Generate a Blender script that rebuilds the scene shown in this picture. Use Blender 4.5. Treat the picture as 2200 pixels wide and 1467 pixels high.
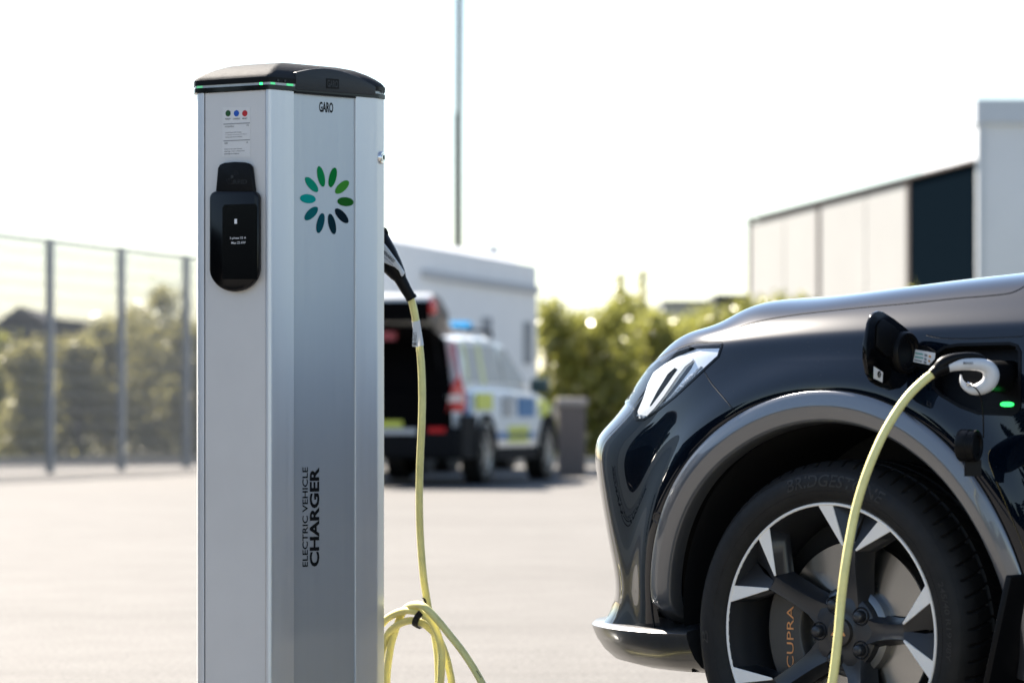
import bpy, bmesh, math, random
import numpy as np
from mathutils import Vector, Matrix
from mathutils.bvhtree import BVHTree
from mathutils.geometry import delaunay_2d_cdt

for _o in list(bpy.data.objects):
    bpy.data.objects.remove(_o)
sc = bpy.context.scene
COL = sc.collection
R = math.radians
random.seed(7)

# ------------------------------------------------------------------ camera, sky, sun, exposure
FPX = 7333.0            # focal length in photograph pixels (120 mm on a 36 mm sensor)
CAMZ = 0.742
HOR = 895.0             # horizon row in the photograph
camd = bpy.data.cameras.new('camera')
cam = bpy.data.objects.new('camera', camd)
COL.objects.link(cam)
cam.location = (0, 0, CAMZ)
cam.rotation_euler = (R(90), 0, 0)
camd.sensor_width = 36
camd.lens = FPX * 36 / 2200
camd.shift_y = (HOR - 733.5) / 2200
camd.clip_start = 0.05
camd.clip_end = 3000
camd.dof.use_dof = True
camd.dof.focus_distance = 6.92
camd.dof.aperture_fstop = 5.0
camd.dof.aperture_blades = 0
sc.camera = cam

SUN_AZ = R(-33)         # measured from +Y, negative is to the left
SUN_EL = R(43)
world = bpy.data.worlds.new('World')
sc.world = world
world.use_nodes = True
wn = world.node_tree.nodes
wl = world.node_tree.links
bg = wn['Background']
skyt = wn.new('ShaderNodeTexSky')
skyt.sky_type = 'NISHITA'
skyt.sun_disc = False
skyt.sun_elevation = SUN_EL
skyt.sun_rotation = SUN_AZ
skyt.air_density = 1.0
skyt.dust_density = 0.4
skyt.ozone_density = 1.0
hsv = wn.new('ShaderNodeHueSaturation')       # thin high haze: the whole sky is a little paler than clear air
hsv.inputs['Saturation'].default_value = 0.95
wl.new(skyt.outputs['Color'], hsv.inputs['Color'])
wl.new(hsv.outputs['Color'], bg.inputs['Color'])
bg.inputs['Strength'].default_value = 0.05
sund = bpy.data.lights.new('sun', 'SUN')
sun = bpy.data.objects.new('sun', sund)
COL.objects.link(sun)
sund.energy = 5.0
sund.angle = R(0.5)
sund.color = (1.0, 0.91, 0.80)
sdir = Vector((math.sin(SUN_AZ) * math.cos(SUN_EL), math.cos(SUN_AZ) * math.cos(SUN_EL), math.sin(SUN_EL)))
sun.rotation_euler = sdir.to_track_quat('Z', 'Y').to_euler()
sun.location = (-6, 8, 9)
sc.view_settings.view_transform = 'Standard'
sc.view_settings.look = 'None'
sc.view_settings.gamma = 1.0
sc.view_settings.use_curve_mapping = False
sc.view_settings.exposure = 2.15
try:
    sc.cycles.sample_clamp_indirect = 8
    sc.cycles.max_bounces = 10
    sc.cycles.transparent_max_bounces = 16
    sc.cycles.caustics_reflective = False
    sc.cycles.caustics_refractive = False
except Exception:
    pass

# ------------------------------------------------------------------ helpers
def W(px, py, Y):
    """world point seen at a photograph pixel, at depth Y"""
    return Vector(((px - 1100) / FPX * Y, Y, CAMZ + (HOR - py) / FPX * Y))

def G(px, Y):
    return Vector(((px - 1100) / FPX * Y, Y, 0))

def mat(name, col, rough=0.5, metal=0.0, coat=0.0, coat_rough=0.03, spec=0.5, nscale=0, namt=0.0, bump=0.0, bscale=200,
        rvar=0.0, emit=None, estr=0.0, trans=0.0, alpha=1.0, aniso=0.0, ior=None, stretch=None):
    m = bpy.data.materials.new(name)
    m.use_nodes = True
    nt = m.node_tree
    b = nt.nodes['Principled BSDF']
    b.inputs['Base Color'].default_value = (*col, 1)
    b.inputs['Roughness'].default_value = rough
    b.inputs['Metallic'].default_value = metal
    b.inputs['Coat Weight'].default_value = coat
    b.inputs['Coat Roughness'].default_value = coat_rough
    b.inputs['Specular IOR Level'].default_value = spec
    b.inputs['Transmission Weight'].default_value = trans
    b.inputs['Alpha'].default_value = alpha
    b.inputs['Anisotropic'].default_value = aniso
    if ior: b.inputs['IOR'].default_value = ior
    if emit:
        b.inputs['Emission Color'].default_value = (*emit, 1)
        b.inputs['Emission Strength'].default_value = estr
    if nscale or bump or rvar:
        tc = nt.nodes.new('ShaderNodeTexCoord')
        src = tc.outputs['Object']
        if stretch:
            mp = nt.nodes.new('ShaderNodeMapping')
            mp.inputs['Scale'].default_value = stretch
            nt.links.new(src, mp.inputs['Vector'])
            src = mp.outputs['Vector']
    if nscale:
        n = nt.nodes.new('ShaderNodeTexNoise')
        n.inputs['Scale'].default_value = nscale
        n.inputs['Detail'].default_value = 6
        n.inputs['Roughness'].default_value = 0.65
        nt.links.new(src, n.inputs['Vector'])
        rmp = nt.nodes.new('ShaderNodeMapRange')
        rmp.inputs['From Min'].default_value = 0.3
        rmp.inputs['From Max'].default_value = 0.7
        rmp.inputs['To Min'].default_value = 1 - namt
        rmp.inputs['To Max'].default_value = 1 + namt
        nt.links.new(n.outputs['Fac'], rmp.inputs['Value'])
        mx = nt.nodes.new('ShaderNodeVectorMath')
        mx.operation = 'SCALE'
        mx.inputs[0].default_value = col
        nt.links.new(rmp.outputs['Result'], mx.inputs['Scale'])
        nt.links.new(mx.outputs['Vector'], b.inputs['Base Color'])
        if rvar:
            r2 = nt.nodes.new('ShaderNodeMapRange')
            r2.inputs['From Min'].default_value = 0.3
            r2.inputs['From Max'].default_value = 0.7
            r2.inputs['To Min'].default_value = max(0.0, rough - rvar)
            r2.inputs['To Max'].default_value = rough + rvar
            nt.links.new(n.outputs['Fac'], r2.inputs['Value'])
            nt.links.new(r2.outputs['Result'], b.inputs['Roughness'])
    if bump:
        n2 = nt.nodes.new('ShaderNodeTexNoise')
        n2.inputs['Scale'].default_value = bscale
        n2.inputs['Detail'].default_value = 4
        nt.links.new(src, n2.inputs['Vector'])
        bp = nt.nodes.new('ShaderNodeBump')
        bp.inputs['Strength'].default_value = bump
        bp.inputs['Distance'].default_value = 0.002
        nt.links.new(n2.outputs['Fac'], bp.inputs['Height'])
        nt.links.new(bp.outputs['Normal'], b.inputs['Normal'])
    return m

def obj(name, verts, faces, m, parent=None, smooth=None, world=False, flip=False):
    me = bpy.data.meshes.new(name)
    if flip:
        faces = [tuple(reversed(f)) for f in faces]
    me.from_pydata([tuple(v) for v in verts], [], [tuple(f) for f in faces])
    me.update()
    if m: me.materials.append(m)
    if smooth is not None:
        me.shade_smooth()
        if smooth < 180: me.set_sharp_from_angle(angle=R(smooth))
    o = bpy.data.objects.new(name, me)
    COL.objects.link(o)
    if parent is not None:
        o.parent = parent
        if world:
            o.matrix_parent_inverse = wm(parent).inverted()
    return o

def wm(o):
    m = o.matrix_basis.copy()
    if o.parent is not None:
        m = wm(o.parent) @ o.matrix_parent_inverse @ m
    return m

def thing(name, label, cat, loc=(0, 0, 0), rotz=0.0, group=None):
    o = bpy.data.objects.new(name, None)
    o.empty_display_size = 0.2
    COL.objects.link(o)
    o.location = loc
    o.rotation_euler = (0, 0, rotz)
    tag(o, label, cat, group)
    return o

def tag(o, label=None, cat=None, group=None, kind=None):
    if label: o['label'] = label
    if cat: o['category'] = cat
    if group: o['group'] = group
    if kind: o['kind'] = kind
    return o

class MB:
    """collects simple shapes into one mesh"""
    def __init__(s): s.v = []; s.f = []
    def add(s, v, f):
        n = len(s.v)
        s.v += [Vector(p) for p in v]
        s.f += [tuple(i + n for i in q) for q in f]
        return s
    def box(s, c, d, rot=None):
        x, y, z = [k / 2 for k in d]
        v = [Vector((sx * x, sy * y, sz * z)) for sz in (-1, 1) for sy in (-1, 1) for sx in (-1, 1)]
        if rot is not None: v = [rot @ p for p in v]
        c = Vector(c)
        return s.add([p + c for p in v], [(0, 2, 3, 1), (4, 5, 7, 6), (0, 1, 5, 4), (2, 6, 7, 3), (0, 4, 6, 2), (1, 3, 7, 5)])
    def cyl(s, a, b, r0, r1=None, n=20, cap=True):
        a = Vector(a); b = Vector(b); r1 = r0 if r1 is None else r1
        q = (b - a).normalized().to_track_quat('Z', 'Y')
        v = []
        for p, r in ((a, r0), (b, r1)):
            v += [p + q @ Vector((r * math.cos(2 * math.pi * i / n), r * math.sin(2 * math.pi * i / n), 0)) for i in range(n)]
        f = [(i, (i + 1) % n, n + (i + 1) % n, n + i) for i in range(n)]
        if cap: f += [tuple(reversed(range(n))), tuple(range(n, 2 * n))]
        return s.add(v, f)
    def lathe(s, prof, a, axis, n=48, close=False):
        """prof = [(radius, along axis)], about point a"""
        a = Vector(a); q = Vector(axis).normalized().to_track_quat('Z', 'Y')
        v = []; f = []
        for i in range(n):
            t = 2 * math.pi * i / n
            for r, h in prof:
                v.append(a + q @ Vector((r * math.cos(t), r * math.sin(t), h)))
        k = len(prof)
        for i in range(n):
            j = (i + 1) % n
            for p in range(k - 1 + (1 if close else 0)):
                p2 = (p + 1) % k
                f.append((i * k + p, j * k + p, j * k + p2, i * k + p2))
        return s.add(v, f)
    def tube(s, pts, r, n=14, cap=True):
        pts = [Vector(p) for p in pts]
        m = len(pts)
        rr = r if isinstance(r, (list, tuple)) else [r] * m
        T = [(pts[min(i + 1, m - 1)] - pts[max(i - 1, 0)]).normalized() for i in range(m)]
        u = T[0].orthogonal().normalized()
        v = []
        for i in range(m):
            u = (u - T[i] * u.dot(T[i])).normalized()
            w = T[i].cross(u)
            v += [pts[i] + (u * math.cos(2 * math.pi * k / n) + w * math.sin(2 * math.pi * k / n)) * rr[i] for k in range(n)]
        f = [(i * n + k, i * n + (k + 1) % n, (i + 1) * n + (k + 1) % n, (i + 1) * n + k) for i in range(m - 1) for k in range(n)]
        if cap: f += [tuple(reversed(range(n))), tuple(range((m - 1) * n, m * n))]
        return s.add(v, f)
    def prism(s, poly, z0, z1):
        n = len(poly)
        v = [Vector((p[0], p[1], z0)) for p in poly] + [Vector((p[0], p[1], z1)) for p in poly]
        f = [(i, (i + 1) % n, n + (i + 1) % n, n + i) for i in range(n)] + [tuple(reversed(range(n))), tuple(range(n, 2 * n))]
        return s.add(v, f)
    def slab(s, poly3, vec):
        """flat polygon in space, extruded by vec"""
        n = len(poly3); vec = Vector(vec)
        p = [Vector(q) for q in poly3]
        f = [(i, (i + 1) % n, n + (i + 1) % n, n + i) for i in range(n)] + [tuple(reversed(range(n))), tuple(range(n, 2 * n))]
        return s.add(p + [q + vec for q in p], f)
    def build(s, name, m, parent=None, smooth=35, world=False, fix=True):
        o = obj(name, s.v, s.f, m, parent, None, world)
        if fix:
            bm = bmesh.new(); bm.from_mesh(o.data)
            bmesh.ops.recalc_face_normals(bm, faces=bm.faces)
            bm.to_mesh(o.data); bm.free()
        if smooth is not None:
            o.data.shade_smooth()
            o.data.set_sharp_from_angle(angle=R(smooth))
        return o

def bevel(o, w, seg=2, ang=30):
    """really bevelled edges, applied to the mesh"""
    bm = bmesh.new(); bm.from_mesh(o.data)
    bmesh.ops.remove_doubles(bm, verts=bm.verts, dist=1e-6)
    ed = [e for e in bm.edges if len(e.link_faces) == 2 and e.calc_face_angle(0) > R(ang)]
    bmesh.ops.bevel(bm, geom=ed, offset=w, segments=seg, profile=0.5, affect='EDGES', clamp_overlap=True)
    bm.to_mesh(o.data); bm.free()
    o.data.shade_smooth(); o.data.set_sharp_from_angle(angle=R(40))
    return o

def fillet(poly, rad, seg=5):
    out = []
    n = len(poly)
    for i in range(n):
        p = Vector(poly[i]).to_2d(); a = Vector(poly[i - 1]).to_2d(); b = Vector(poly[(i + 1) % n]).to_2d()
        r = rad[i] if isinstance(rad, (list, tuple)) else rad
        if r <= 0: out.append(p); continue
        da = (a - p); db = (b - p)
        d = min(r, da.length * .49, db.length * .49)
        s = p + da.normalized() * d; e = p + db.normalized() * d
        for k in range(seg + 1):
            t = k / seg
            out.append(s * (1 - t) ** 2 + p * 2 * t * (1 - t) + e * t * t)
    return out

def catmull(pts, per=10):
    P = [np.array(p, float) for p in pts]
    P = [2 * P[0] - P[1]] + P + [2 * P[-1] - P[-2]]
    out = []
    for i in range(1, len(P) - 2):
        for k in range(per):
            t = k / per
            out.append(0.5 * (2 * P[i] + (P[i + 1] - P[i - 1]) * t + (2 * P[i - 1] - 5 * P[i] + 4 * P[i + 1] - P[i + 2]) * t * t
                              + (-P[i - 1] + 3 * P[i] - 3 * P[i + 1] + P[i + 2]) * t ** 3))
    out.append(P[-2])
    return out

_tcache = {}
def text_geo(body, bold=0.0, shear=0.0):
    key = (body, bold, shear)
    if key in _tcache: return _tcache[key]
    c = bpy.data.curves.new('t', 'FONT')
    c.body = body; c.offset = bold; c.shear = shear; c.resolution_u = 3
    o = bpy.data.objects.new('t', c)
    COL.objects.link(o)
    dg = bpy.context.evaluated_depsgraph_get()
    me = bpy.data.meshes.new_from_object(o.evaluated_get(dg))
    v = np.array([tuple(p.co) for p in me.vertices]); f = [tuple(p.vertices) for p in me.polygons]
    bpy.data.objects.remove(o); bpy.data.curves.remove(c); bpy.data.meshes.remove(me)
    mn = v.min(0); mx = v.max(0)
    asp = (mx[0] - mn[0]) / (mx[1] - mn[1])
    v = (v[:, :2] - mn[:2]) / (mx[:2] - mn[:2])
    _tcache[key] = (v, f, asp)
    return _tcache[key]

def text(name, body, O, U, V, w, h, m, parent=None, bold=0.0, shear=0.0, off=0.0006, mb=None):
    """flat lettering filling the w x h box at O, U to the right, V up"""
    v, f, asp = text_geo(body, bold, shear)
    O = Vector(O); U = Vector(U).normalized(); V = Vector(V).normalized(); n = U.cross(V)
    pts = [O + U * (p[0] * w) + V * (p[1] * h) + n * off for p in v]
    if mb is not None:
        mb.add(pts, f); return
    return obj(name, pts, f, m, parent)

# ------------------------------------------------------------------ ground
def ground_mat():
    m = bpy.data.materials.new('pale_asphalt'); m.use_nodes = True
    nt = m.node_tree; b = nt.nodes['Principled BSDF']
    tc = nt.nodes.new('ShaderNodeTexCoord')
    def noise(s, d, r=.6):
        n = nt.nodes.new('ShaderNodeTexNoise'); n.inputs['Scale'].default_value = s; n.inputs['Detail'].default_value = d
        n.inputs['Roughness'].default_value = r; nt.links.new(tc.outputs['Object'], n.inputs['Vector']); return n
    n1 = noise(.35, 5); n2 = noise(55, 4, .7); n3 = noise(3.0, 6)
    r1 = nt.nodes.new('ShaderNodeValToRGB')
    r1.color_ramp.elements[0].position = .3; r1.color_ramp.elements[0].color = (.098, .094, .088, 1)
    r1.color_ramp.elements[1].position = .72; r1.color_ramp.elements[1].color = (.136, .131, .124, 1)
    mixf = nt.nodes.new('ShaderNodeMath'); mixf.operation = 'MULTIPLY_ADD'; mixf.inputs[1].default_value = .5
    nt.links.new(n1.outputs['Fac'], mixf.inputs[0])
    m3 = nt.nodes.new('ShaderNodeMath'); m3.operation = 'MULTIPLY'; m3.inputs[1].default_value = .5
    nt.links.new(n3.outputs['Fac'], m3.inputs[0]); nt.links.new(m3.outputs[0], mixf.inputs[2])
    nt.links.new(mixf.outputs[0], r1.inputs['Fac'])
    r2 = nt.nodes.new('ShaderNodeMapRange'); r2.inputs['From Min'].default_value = .3; r2.inputs['From Max'].default_value = .7
    r2.inputs['To Min'].default_value = .62; r2.inputs['To Max'].default_value = 1.35
    nt.links.new(n2.outputs['Fac'], r2.inputs['Value'])
    sc_ = nt.nodes.new('ShaderNodeVectorMath'); sc_.operation = 'SCALE'
    nt.links.new(r1.outputs['Color'], sc_.inputs[0]); nt.links.new(r2.outputs['Result'], sc_.inputs['Scale'])
    # worn wheel tracks and oil stains
    n4 = noise(.9, 3, .5); mp = nt.nodes.new('ShaderNodeMapping'); mp.inputs['Scale'].default_value = (.35, 2.6, 1); mp.inputs['Rotation'].default_value = (0, 0, R(12))
    nt.links.new(tc.outputs['Object'], mp.inputs['Vector']); nt.links.new(mp.outputs['Vector'], n4.inputs['Vector'])
    r4 = nt.nodes.new('ShaderNodeMapRange'); r4.inputs['From Min'].default_value = .52; r4.inputs['From Max'].default_value = .70; r4.inputs['To Min'].default_value = 1.0; r4.inputs['To Max'].default_value = .90
    nt.links.new(n4.outputs['Fac'], r4.inputs['Value'])
    s2 = nt.nodes.new('ShaderNodeVectorMath'); s2.operation = 'SCALE'
    nt.links.new(sc_.outputs['Vector'], s2.inputs[0]); nt.links.new(r4.outputs['Result'], s2.inputs['Scale'])
    nt.links.new(s2.outputs['Vector'], b.inputs['Base Color'])
    b.inputs['Roughness'].default_value = .75
    b.inputs['Specular IOR Level'].default_value = .12
    bp = nt.nodes.new('ShaderNodeBump'); bp.inputs['Strength'].default_value = .5; bp.inputs['Distance'].default_value = .006
    nt.links.new(n2.outputs['Fac'], bp.inputs['Height']); nt.links.new(bp.outputs['Normal'], b.inputs['Normal'])
    return m
S = 1500.0
tag(obj('ground', [(-S, -S, 0), (S, -S, 0), (S, S, 0), (-S, S, 0)], [(0, 1, 2, 3)], ground_mat()), kind='structure')

def on_plane(px, py, P0, n, M=None):
    """point of the plane (P0, n, given in the local frame M) that the photograph shows at a pixel; used to measure the photo"""
    o = Vector((0, 0, CAMZ)); d = W(px, py, 1.0) - o
    if M is not None:
        Mi = M.inverted(); o = Mi @ o; d = Mi.to_3x3() @ d
    P0 = Vector(P0); n = Vector(n)
    return o + d * ((P0 - o).dot(n) / d.dot(n))

# ------------------------------------------------------------------ materials shared by the foreground
M_black = mat('black_plastic', (0.004, 0.004, 0.0045), 0.4, spec=0.15, bump=0.05, bscale=900)
M_blackgl = mat('black_gloss', (0.002, 0.002, 0.0025), 0.12, spec=0.3)
M_rubber = mat('rubber', (0.013, 0.0122, 0.0115), 0.58, spec=0.28, nscale=30, namt=0.25, bump=0.15, bscale=700)
M_ink = mat('black_ink', (0.005, 0.006, 0.007), 0.5, spec=0.1)
M_whiteink = mat('white_ink', (0.75, 0.75, 0.75), 0.5)
M_alu = mat('anodised_aluminium', (0.66, 0.675, 0.69), 0.42, metal=0.65, nscale=3, namt=0.02, rvar=0.05, bump=0.02, bscale=600, stretch=(40, 40, 0.6))
M_panel = mat('brushed_panel', (0.47, 0.50, 0.53), 0.40, metal=0.6, nscale=3, namt=0.02, rvar=0.05, bump=0.03, bscale=500, stretch=(60, 60, 0.5))
M_side = mat('painted_side', (0.65, 0.63, 0.605), 0.45, metal=0.2, nscale=2.5, namt=0.04, rvar=0.07, bump=0.03, bscale=1500)
M_cap = mat('cap_plastic', (0.030, 0.032, 0.036), 0.6, spec=0.05, bump=0.35, bscale=1400)
M_capdk = mat('cap_cover', (0.028, 0.031, 0.034), 0.42, spec=0.3, bump=0.2, bscale=1400)
M_strip = mat('light_strip', (0.42, 0.46, 0.47), 0.25, coat=0.4)
M_ledg = mat('green_light', (0.05, 0.6, 0.15), 0.3, emit=(0.02, 0.9, 0.16), estr=1.1)
M_ledb = mat('green_indicator', (0.05, 0.6, 0.15), 0.3, emit=(0.03, 1.0, 0.14), estr=0.5)
M_chrome = mat('chrome', (0.75, 0.75, 0.76), 0.12, metal=1.0)
M_sticker = mat('clear_sticker', (0.68, 0.665, 0.645), 0.35)
M_paper = mat('white_paper', (0.72, 0.72, 0.72), 0.5)

# ------------------------------------------------------------------ charging post
CH = thing('charging_post', 'silver aluminium electric vehicle charging post with black cap beside the dark car', 'charging post',
           (-0.5106, 7.2, 0), R(43.3))
MC = Matrix.Translation(CH.location) @ Matrix.Rotation(R(43.3), 4, 'Z')
ZT = 1.432
A = Vector((-0.0554, 0.1731)); FR = 0.300
ld = A.normalized()                          # along the left face, going back
ln = Vector((-ld.y, ld.x))                   # outward normal of the left face
if ln.x > 0: ln = -ln
# left face panel, set 2 mm back between the two edge profiles
pa = ld * 0.012; pb = ld * 0.166
poly = [pa - ln * .002, pb - ln * .002, pb - ln * .03, pa - ln * .03]
bevel(MB().prism(poly, 0.0, ZT).build('side_panel', M_side, CH), .0008, 1)
# corner profile between left face and front, with a small rounded nose
poly = fillet([ld * .0105, Vector((-.0022, .0035)), Vector((.003, -.0005)), Vector((.066, 0)), Vector((.066, .02)), Vector((.02, .02)), ld * .0105 - ln * .02],
              [.0006, .004, .004, .0015, 0, 0, 0], 4)
MB().prism(poly, 0.0, ZT).build('corner_profile', M_alu, CH, 25)
# recessed front panel, very slightly hollow
PY = lambda x: .0035 + .002 * math.sin(math.pi * min(1, max(0, (x - .066) / .172)))
mb = MB(); n = 14
fr = [Vector((.066 + (.238 - .066) * i / n, PY(.066 + .172 * i / n))) for i in range(n + 1)]
mb.prism(fr + [Vector((.238, .03)), Vector((.066, .03))], 0.0, ZT - .001)
FP = mb.build('front_panel', M_panel, CH, 30)
# right corner profile with the lock facet
E = Vector((.300, 0)); F = Vector((.331, .012)); Gp = F + Vector((-ld.x, ld.y)) * .010
poly = fillet([Vector((.238, .025)), Vector((.238, 0)), E, F, Gp, Gp + Vector((-.02, .01))], [0, .0015, .004, .004, 0, 0], 4)
MB().prism(poly, 0.0, ZT).build('corner_profile', M_alu, CH, 25)
# right side panel
H2 = F + Vector((-ld.x, ld.y)) * .158
poly = [F + Vector((-ld.x, ld.y)) * .011 + Vector((-.002, 0)), H2 + Vector((-.002, 0)), H2 - Vector((.03, 0)), F + Vector((-.03, .012))]
bevel(MB().prism(poly, 0.0, ZT).build('side_panel', M_side, CH), .0008, 1)
# rear edge profiles and back
poly = fillet([ld * .1675, ld * .184 , Vector((-.035, .205)), Vector((.02, .205)), Vector((.02, .19)), Vector((-.02, .17))], [.001, .006, .004, 0, 0, 0], 4)
MB().prism(poly, 0.0, ZT).build('edge_profile', M_alu, CH, 25)
poly = fillet([Vector((.33, .17)), Vector((.33, .205)), Vector((.365, .205)), H2 + Vector((.004, .016)), H2 + Vector((0, .0015))], [0, 0, .004, .006, .001], 4)
MB().prism(poly, 0.0, ZT).build('edge_profile', M_alu, CH, 25)
MB().box((.175, .197, ZT / 2), (.308, .012, ZT)).build('back_panel', M_side, CH)
bevel(MB().box((.165, .10, .012), (.46, .30, .024)).build('base_plate', M_alu, CH), .003)

# cap: dark ring, light strip, domed roof
outl = [ld * .188, Vector((0, 0)), E, F, H2 + Vector((.004, .018)), Vector((.36, .212)), Vector((-.035, .212))]
cen = Vector((.155, .105))
def grow(poly, d):
    res = []; n = len(poly)
    for i in range(n):
        a, p, b = Vector(poly[i - 1]), Vector(poly[i]), Vector(poly[(i + 1) % n])
        e1 = (p - a).normalized(); e2 = (b - p).normalized()
        n1 = Vector((e1.y, -e1.x)); n2 = Vector((e2.y, -e2.x))
        if n1.dot(p - cen) < 0: n1 = -n1
        if n2.dot(p - cen) < 0: n2 = -n2
        bis = (n1 + n2).normalized()
        res.append(p + bis * (d / max(.35, bis.dot(n1))))
    return res
ring = fillet(grow(outl, .003), [.008, .006, .006, .006, .008, .01, .01], 4)
MB().prism(ring, ZT + .0005, ZT + .010).build('cap_rim', M_blackgl, CH, 40)
MB().prism(fillet(grow(outl, .0015), .006, 4), ZT + .010, ZT + .0155).build('light_strip', M_strip, CH, 40)
MB().prism(ring, ZT + .0155, ZT + .0262).build('cap_band', M_black, CH, 40)
# glowing stretches of the strip
def along(poly, a, b, d, z0, z1, name, m):
    p = Vector(a); q = Vector(b); t = (q - p).normalized(); nn = Vector((t.y, -t.x))
    if nn.dot((p + q) / 2 - cen) < 0: nn = -nn
    MB().prism([p + nn * d, q + nn * d, q, p], z0, z1).build(name, m, CH, None)
lo = grow(outl, .0015)
for t0, t1 in ((.02, .10), (.865, .90)):
    along(None, lo[0].lerp(lo[1], t0), lo[0].lerp(lo[1], t1), .0006, ZT + .0105, ZT + .015, 'green_light', M_ledg if t0 > .5 else mat('green_glow', (.25, .5, .32), .3, emit=(.05, .6, .2), estr=.12))
for t0, t1 in ((.005, .045), (.15, .21)):
    along(None, lo[1].lerp(lo[2], t0), lo[1].lerp(lo[2], t1), .0006, ZT + .0105, ZT + .015, 'green_light', mat('green_glow', (.2, .5, .3), .3, emit=(.03, .7, .2), estr=.2))
# roof
base = fillet(grow(outl, .0025), [.012, .012, .012, .012, .012, .012, .012], 6)
prof = [(1.0, 0), (.99, .004), (.965, .0085), (.90, .0165), (.80, .0255), (.66, .0345), (.5, .0395), (.3, .0415), (.1, .042)]
v = []; f = []; n = len(base)
for s, z in prof:
    v += [Vector((*(cen + (p - cen) * s), ZT + .0262 + z)) for p in base]
for k in range(len(prof) - 1):
    f += [(k * n + i, k * n + (i + 1) % n, (k + 1) * n + (i + 1) % n, (k + 1) * n + i) for i in range(n)]
f.append(tuple(range((len(prof) - 1) * n, len(prof) * n)))
MB().add(v, f).build('cap_roof', M_cap, CH, 28)
# arched front cover
xs = np.linspace(.068, .292, 22)
def archz(x):
    t = (x - .068) / (.292 - .068)
    return ZT + .0405 + .014 * math.sin(min(1, t / .40) * math.pi / 2) if t < .40 else ZT + .0545 - .030 * ((t - .40) / .60) ** 1.9
prof = [Vector((.292, -.0045, ZT + .006)), Vector((.068, -.0045, ZT + .003))] + [Vector((x, -.0045, archz(x))) for x in xs]
bevel(MB().slab(prof, (0, .10, 0)).build('cap_front_cover', M_capdk, CH), .002, 2)
MB().box((.153, .004, ZT - .0005), (.17, .012, .006)).build('cap_seam', M_black, CH)

# front face frame: U right along front, V up, normal towards the viewer
U = Vector((1, 0, 0)); V = Vector((0, 0, 1))
def fbox(px0, py0, px1, py1, y, P0=None, n=(0, 1, 0)):
    a = on_plane(px0, py1, (0, y, 0), n, MC); b = on_plane(px1, py0, (0, y, 0), n, MC)
    return a, (b - a).dot(U), b.z - a.z
a, w, h = fbox(701, 171, 728, 190, -.0047)
MB().box((a.x + w / 2, -.0049, a.z + h / 2), (w, .001, h)).build('badge', M_black, CH)
a, w, h = fbox(703, 174, 726, 187, -.0055)
text('badge_lettering', 'GARO', a, U, V, w, h, M_capdk, CH, bold=.02, off=.0004)
yp = .0048
def onpanel(o):
    for v_ in o.data.vertices: v_.co.y = PY(v_.co.x) - .0004
a, w, h = fbox(686, 221, 716, 241, yp)
onpanel(text('front_lettering', 'GARO', a, U, V, w, h, M_ink, CH, bold=.030))
# vertical lettering, reads upwards
for s, x0, x1, bd in (('ELECTRIC VEHICLE', 649, 661, .016), ('CHARGER', 665, 686, .036)):
    a, w, h = fbox(x0, 1003, x1, 1217, yp + .0005)
    onpanel(text('vertical_lettering', s, a + U * w, V, -U, h, w, M_ink, CH, bold=bd))
# petal emblem
c = on_plane(701.5, 430.5, (0, .0052, 0), (0, 1, 0), MC)
cols = [(.01, .11, .012), (.05, .26, .03), (0, .18, .03), (0, .22, .06), (0, .26, .155), (0, .30, .26), (0, .115, .122), (0, .065, .085), (0, .021, .032), (0, .009, .017)]
for k in range(10):
    t = R(36 * k - 1.0)
    rr = .0525; L = .0225; Wd = .0098
    ctr = Vector((math.cos(t), 0, math.sin(t)))
    tan = Vector((-math.sin(t), 0, math.cos(t)))
    pts = []
    for i in range(28):
        q = 2 * math.pi * i / 28
        wv = Wd * math.sin(q)
        pts.append(Vector((c.x, 0, c.z)) + ctr * (rr + L * math.cos(q)) + tan * wv)
    for p in pts:
        p.y = PY(p.x) - .0003
    mb = MB(); mb.slab(pts, (0, -.0003, 0)); mb.build('emblem_petal', mat('petal_paint', cols[k], .6, spec=.08), CH, None)

# left face frame: U runs from the back edge to the front corner
LU = Vector((-ld.x, -ld.y, 0)); LN = Vector((ln.x, ln.y, 0)); L0 = Vector((-ln.x * .002, -ln.y * .002, 0))
def lp(px, py, off=0.0):
    return on_plane(px, py, L0 + LN * off, LN, MC)
def lbox(px0, py0, px1, py1, off):
    a = lp(px0, py1, off); b = lp(px1, py0, off)
    return a, (b - a).dot(LU), b.z - a.z
def lslab(name, pix, off, th, m, bev=0, seg=2):
    pts = [lp(x, y, off) for x, y in pix]
    o = MB().slab(pts, LN * th).build(name, m, CH, 30)
    if bev: bevel(o, bev, seg)
    return o
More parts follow.
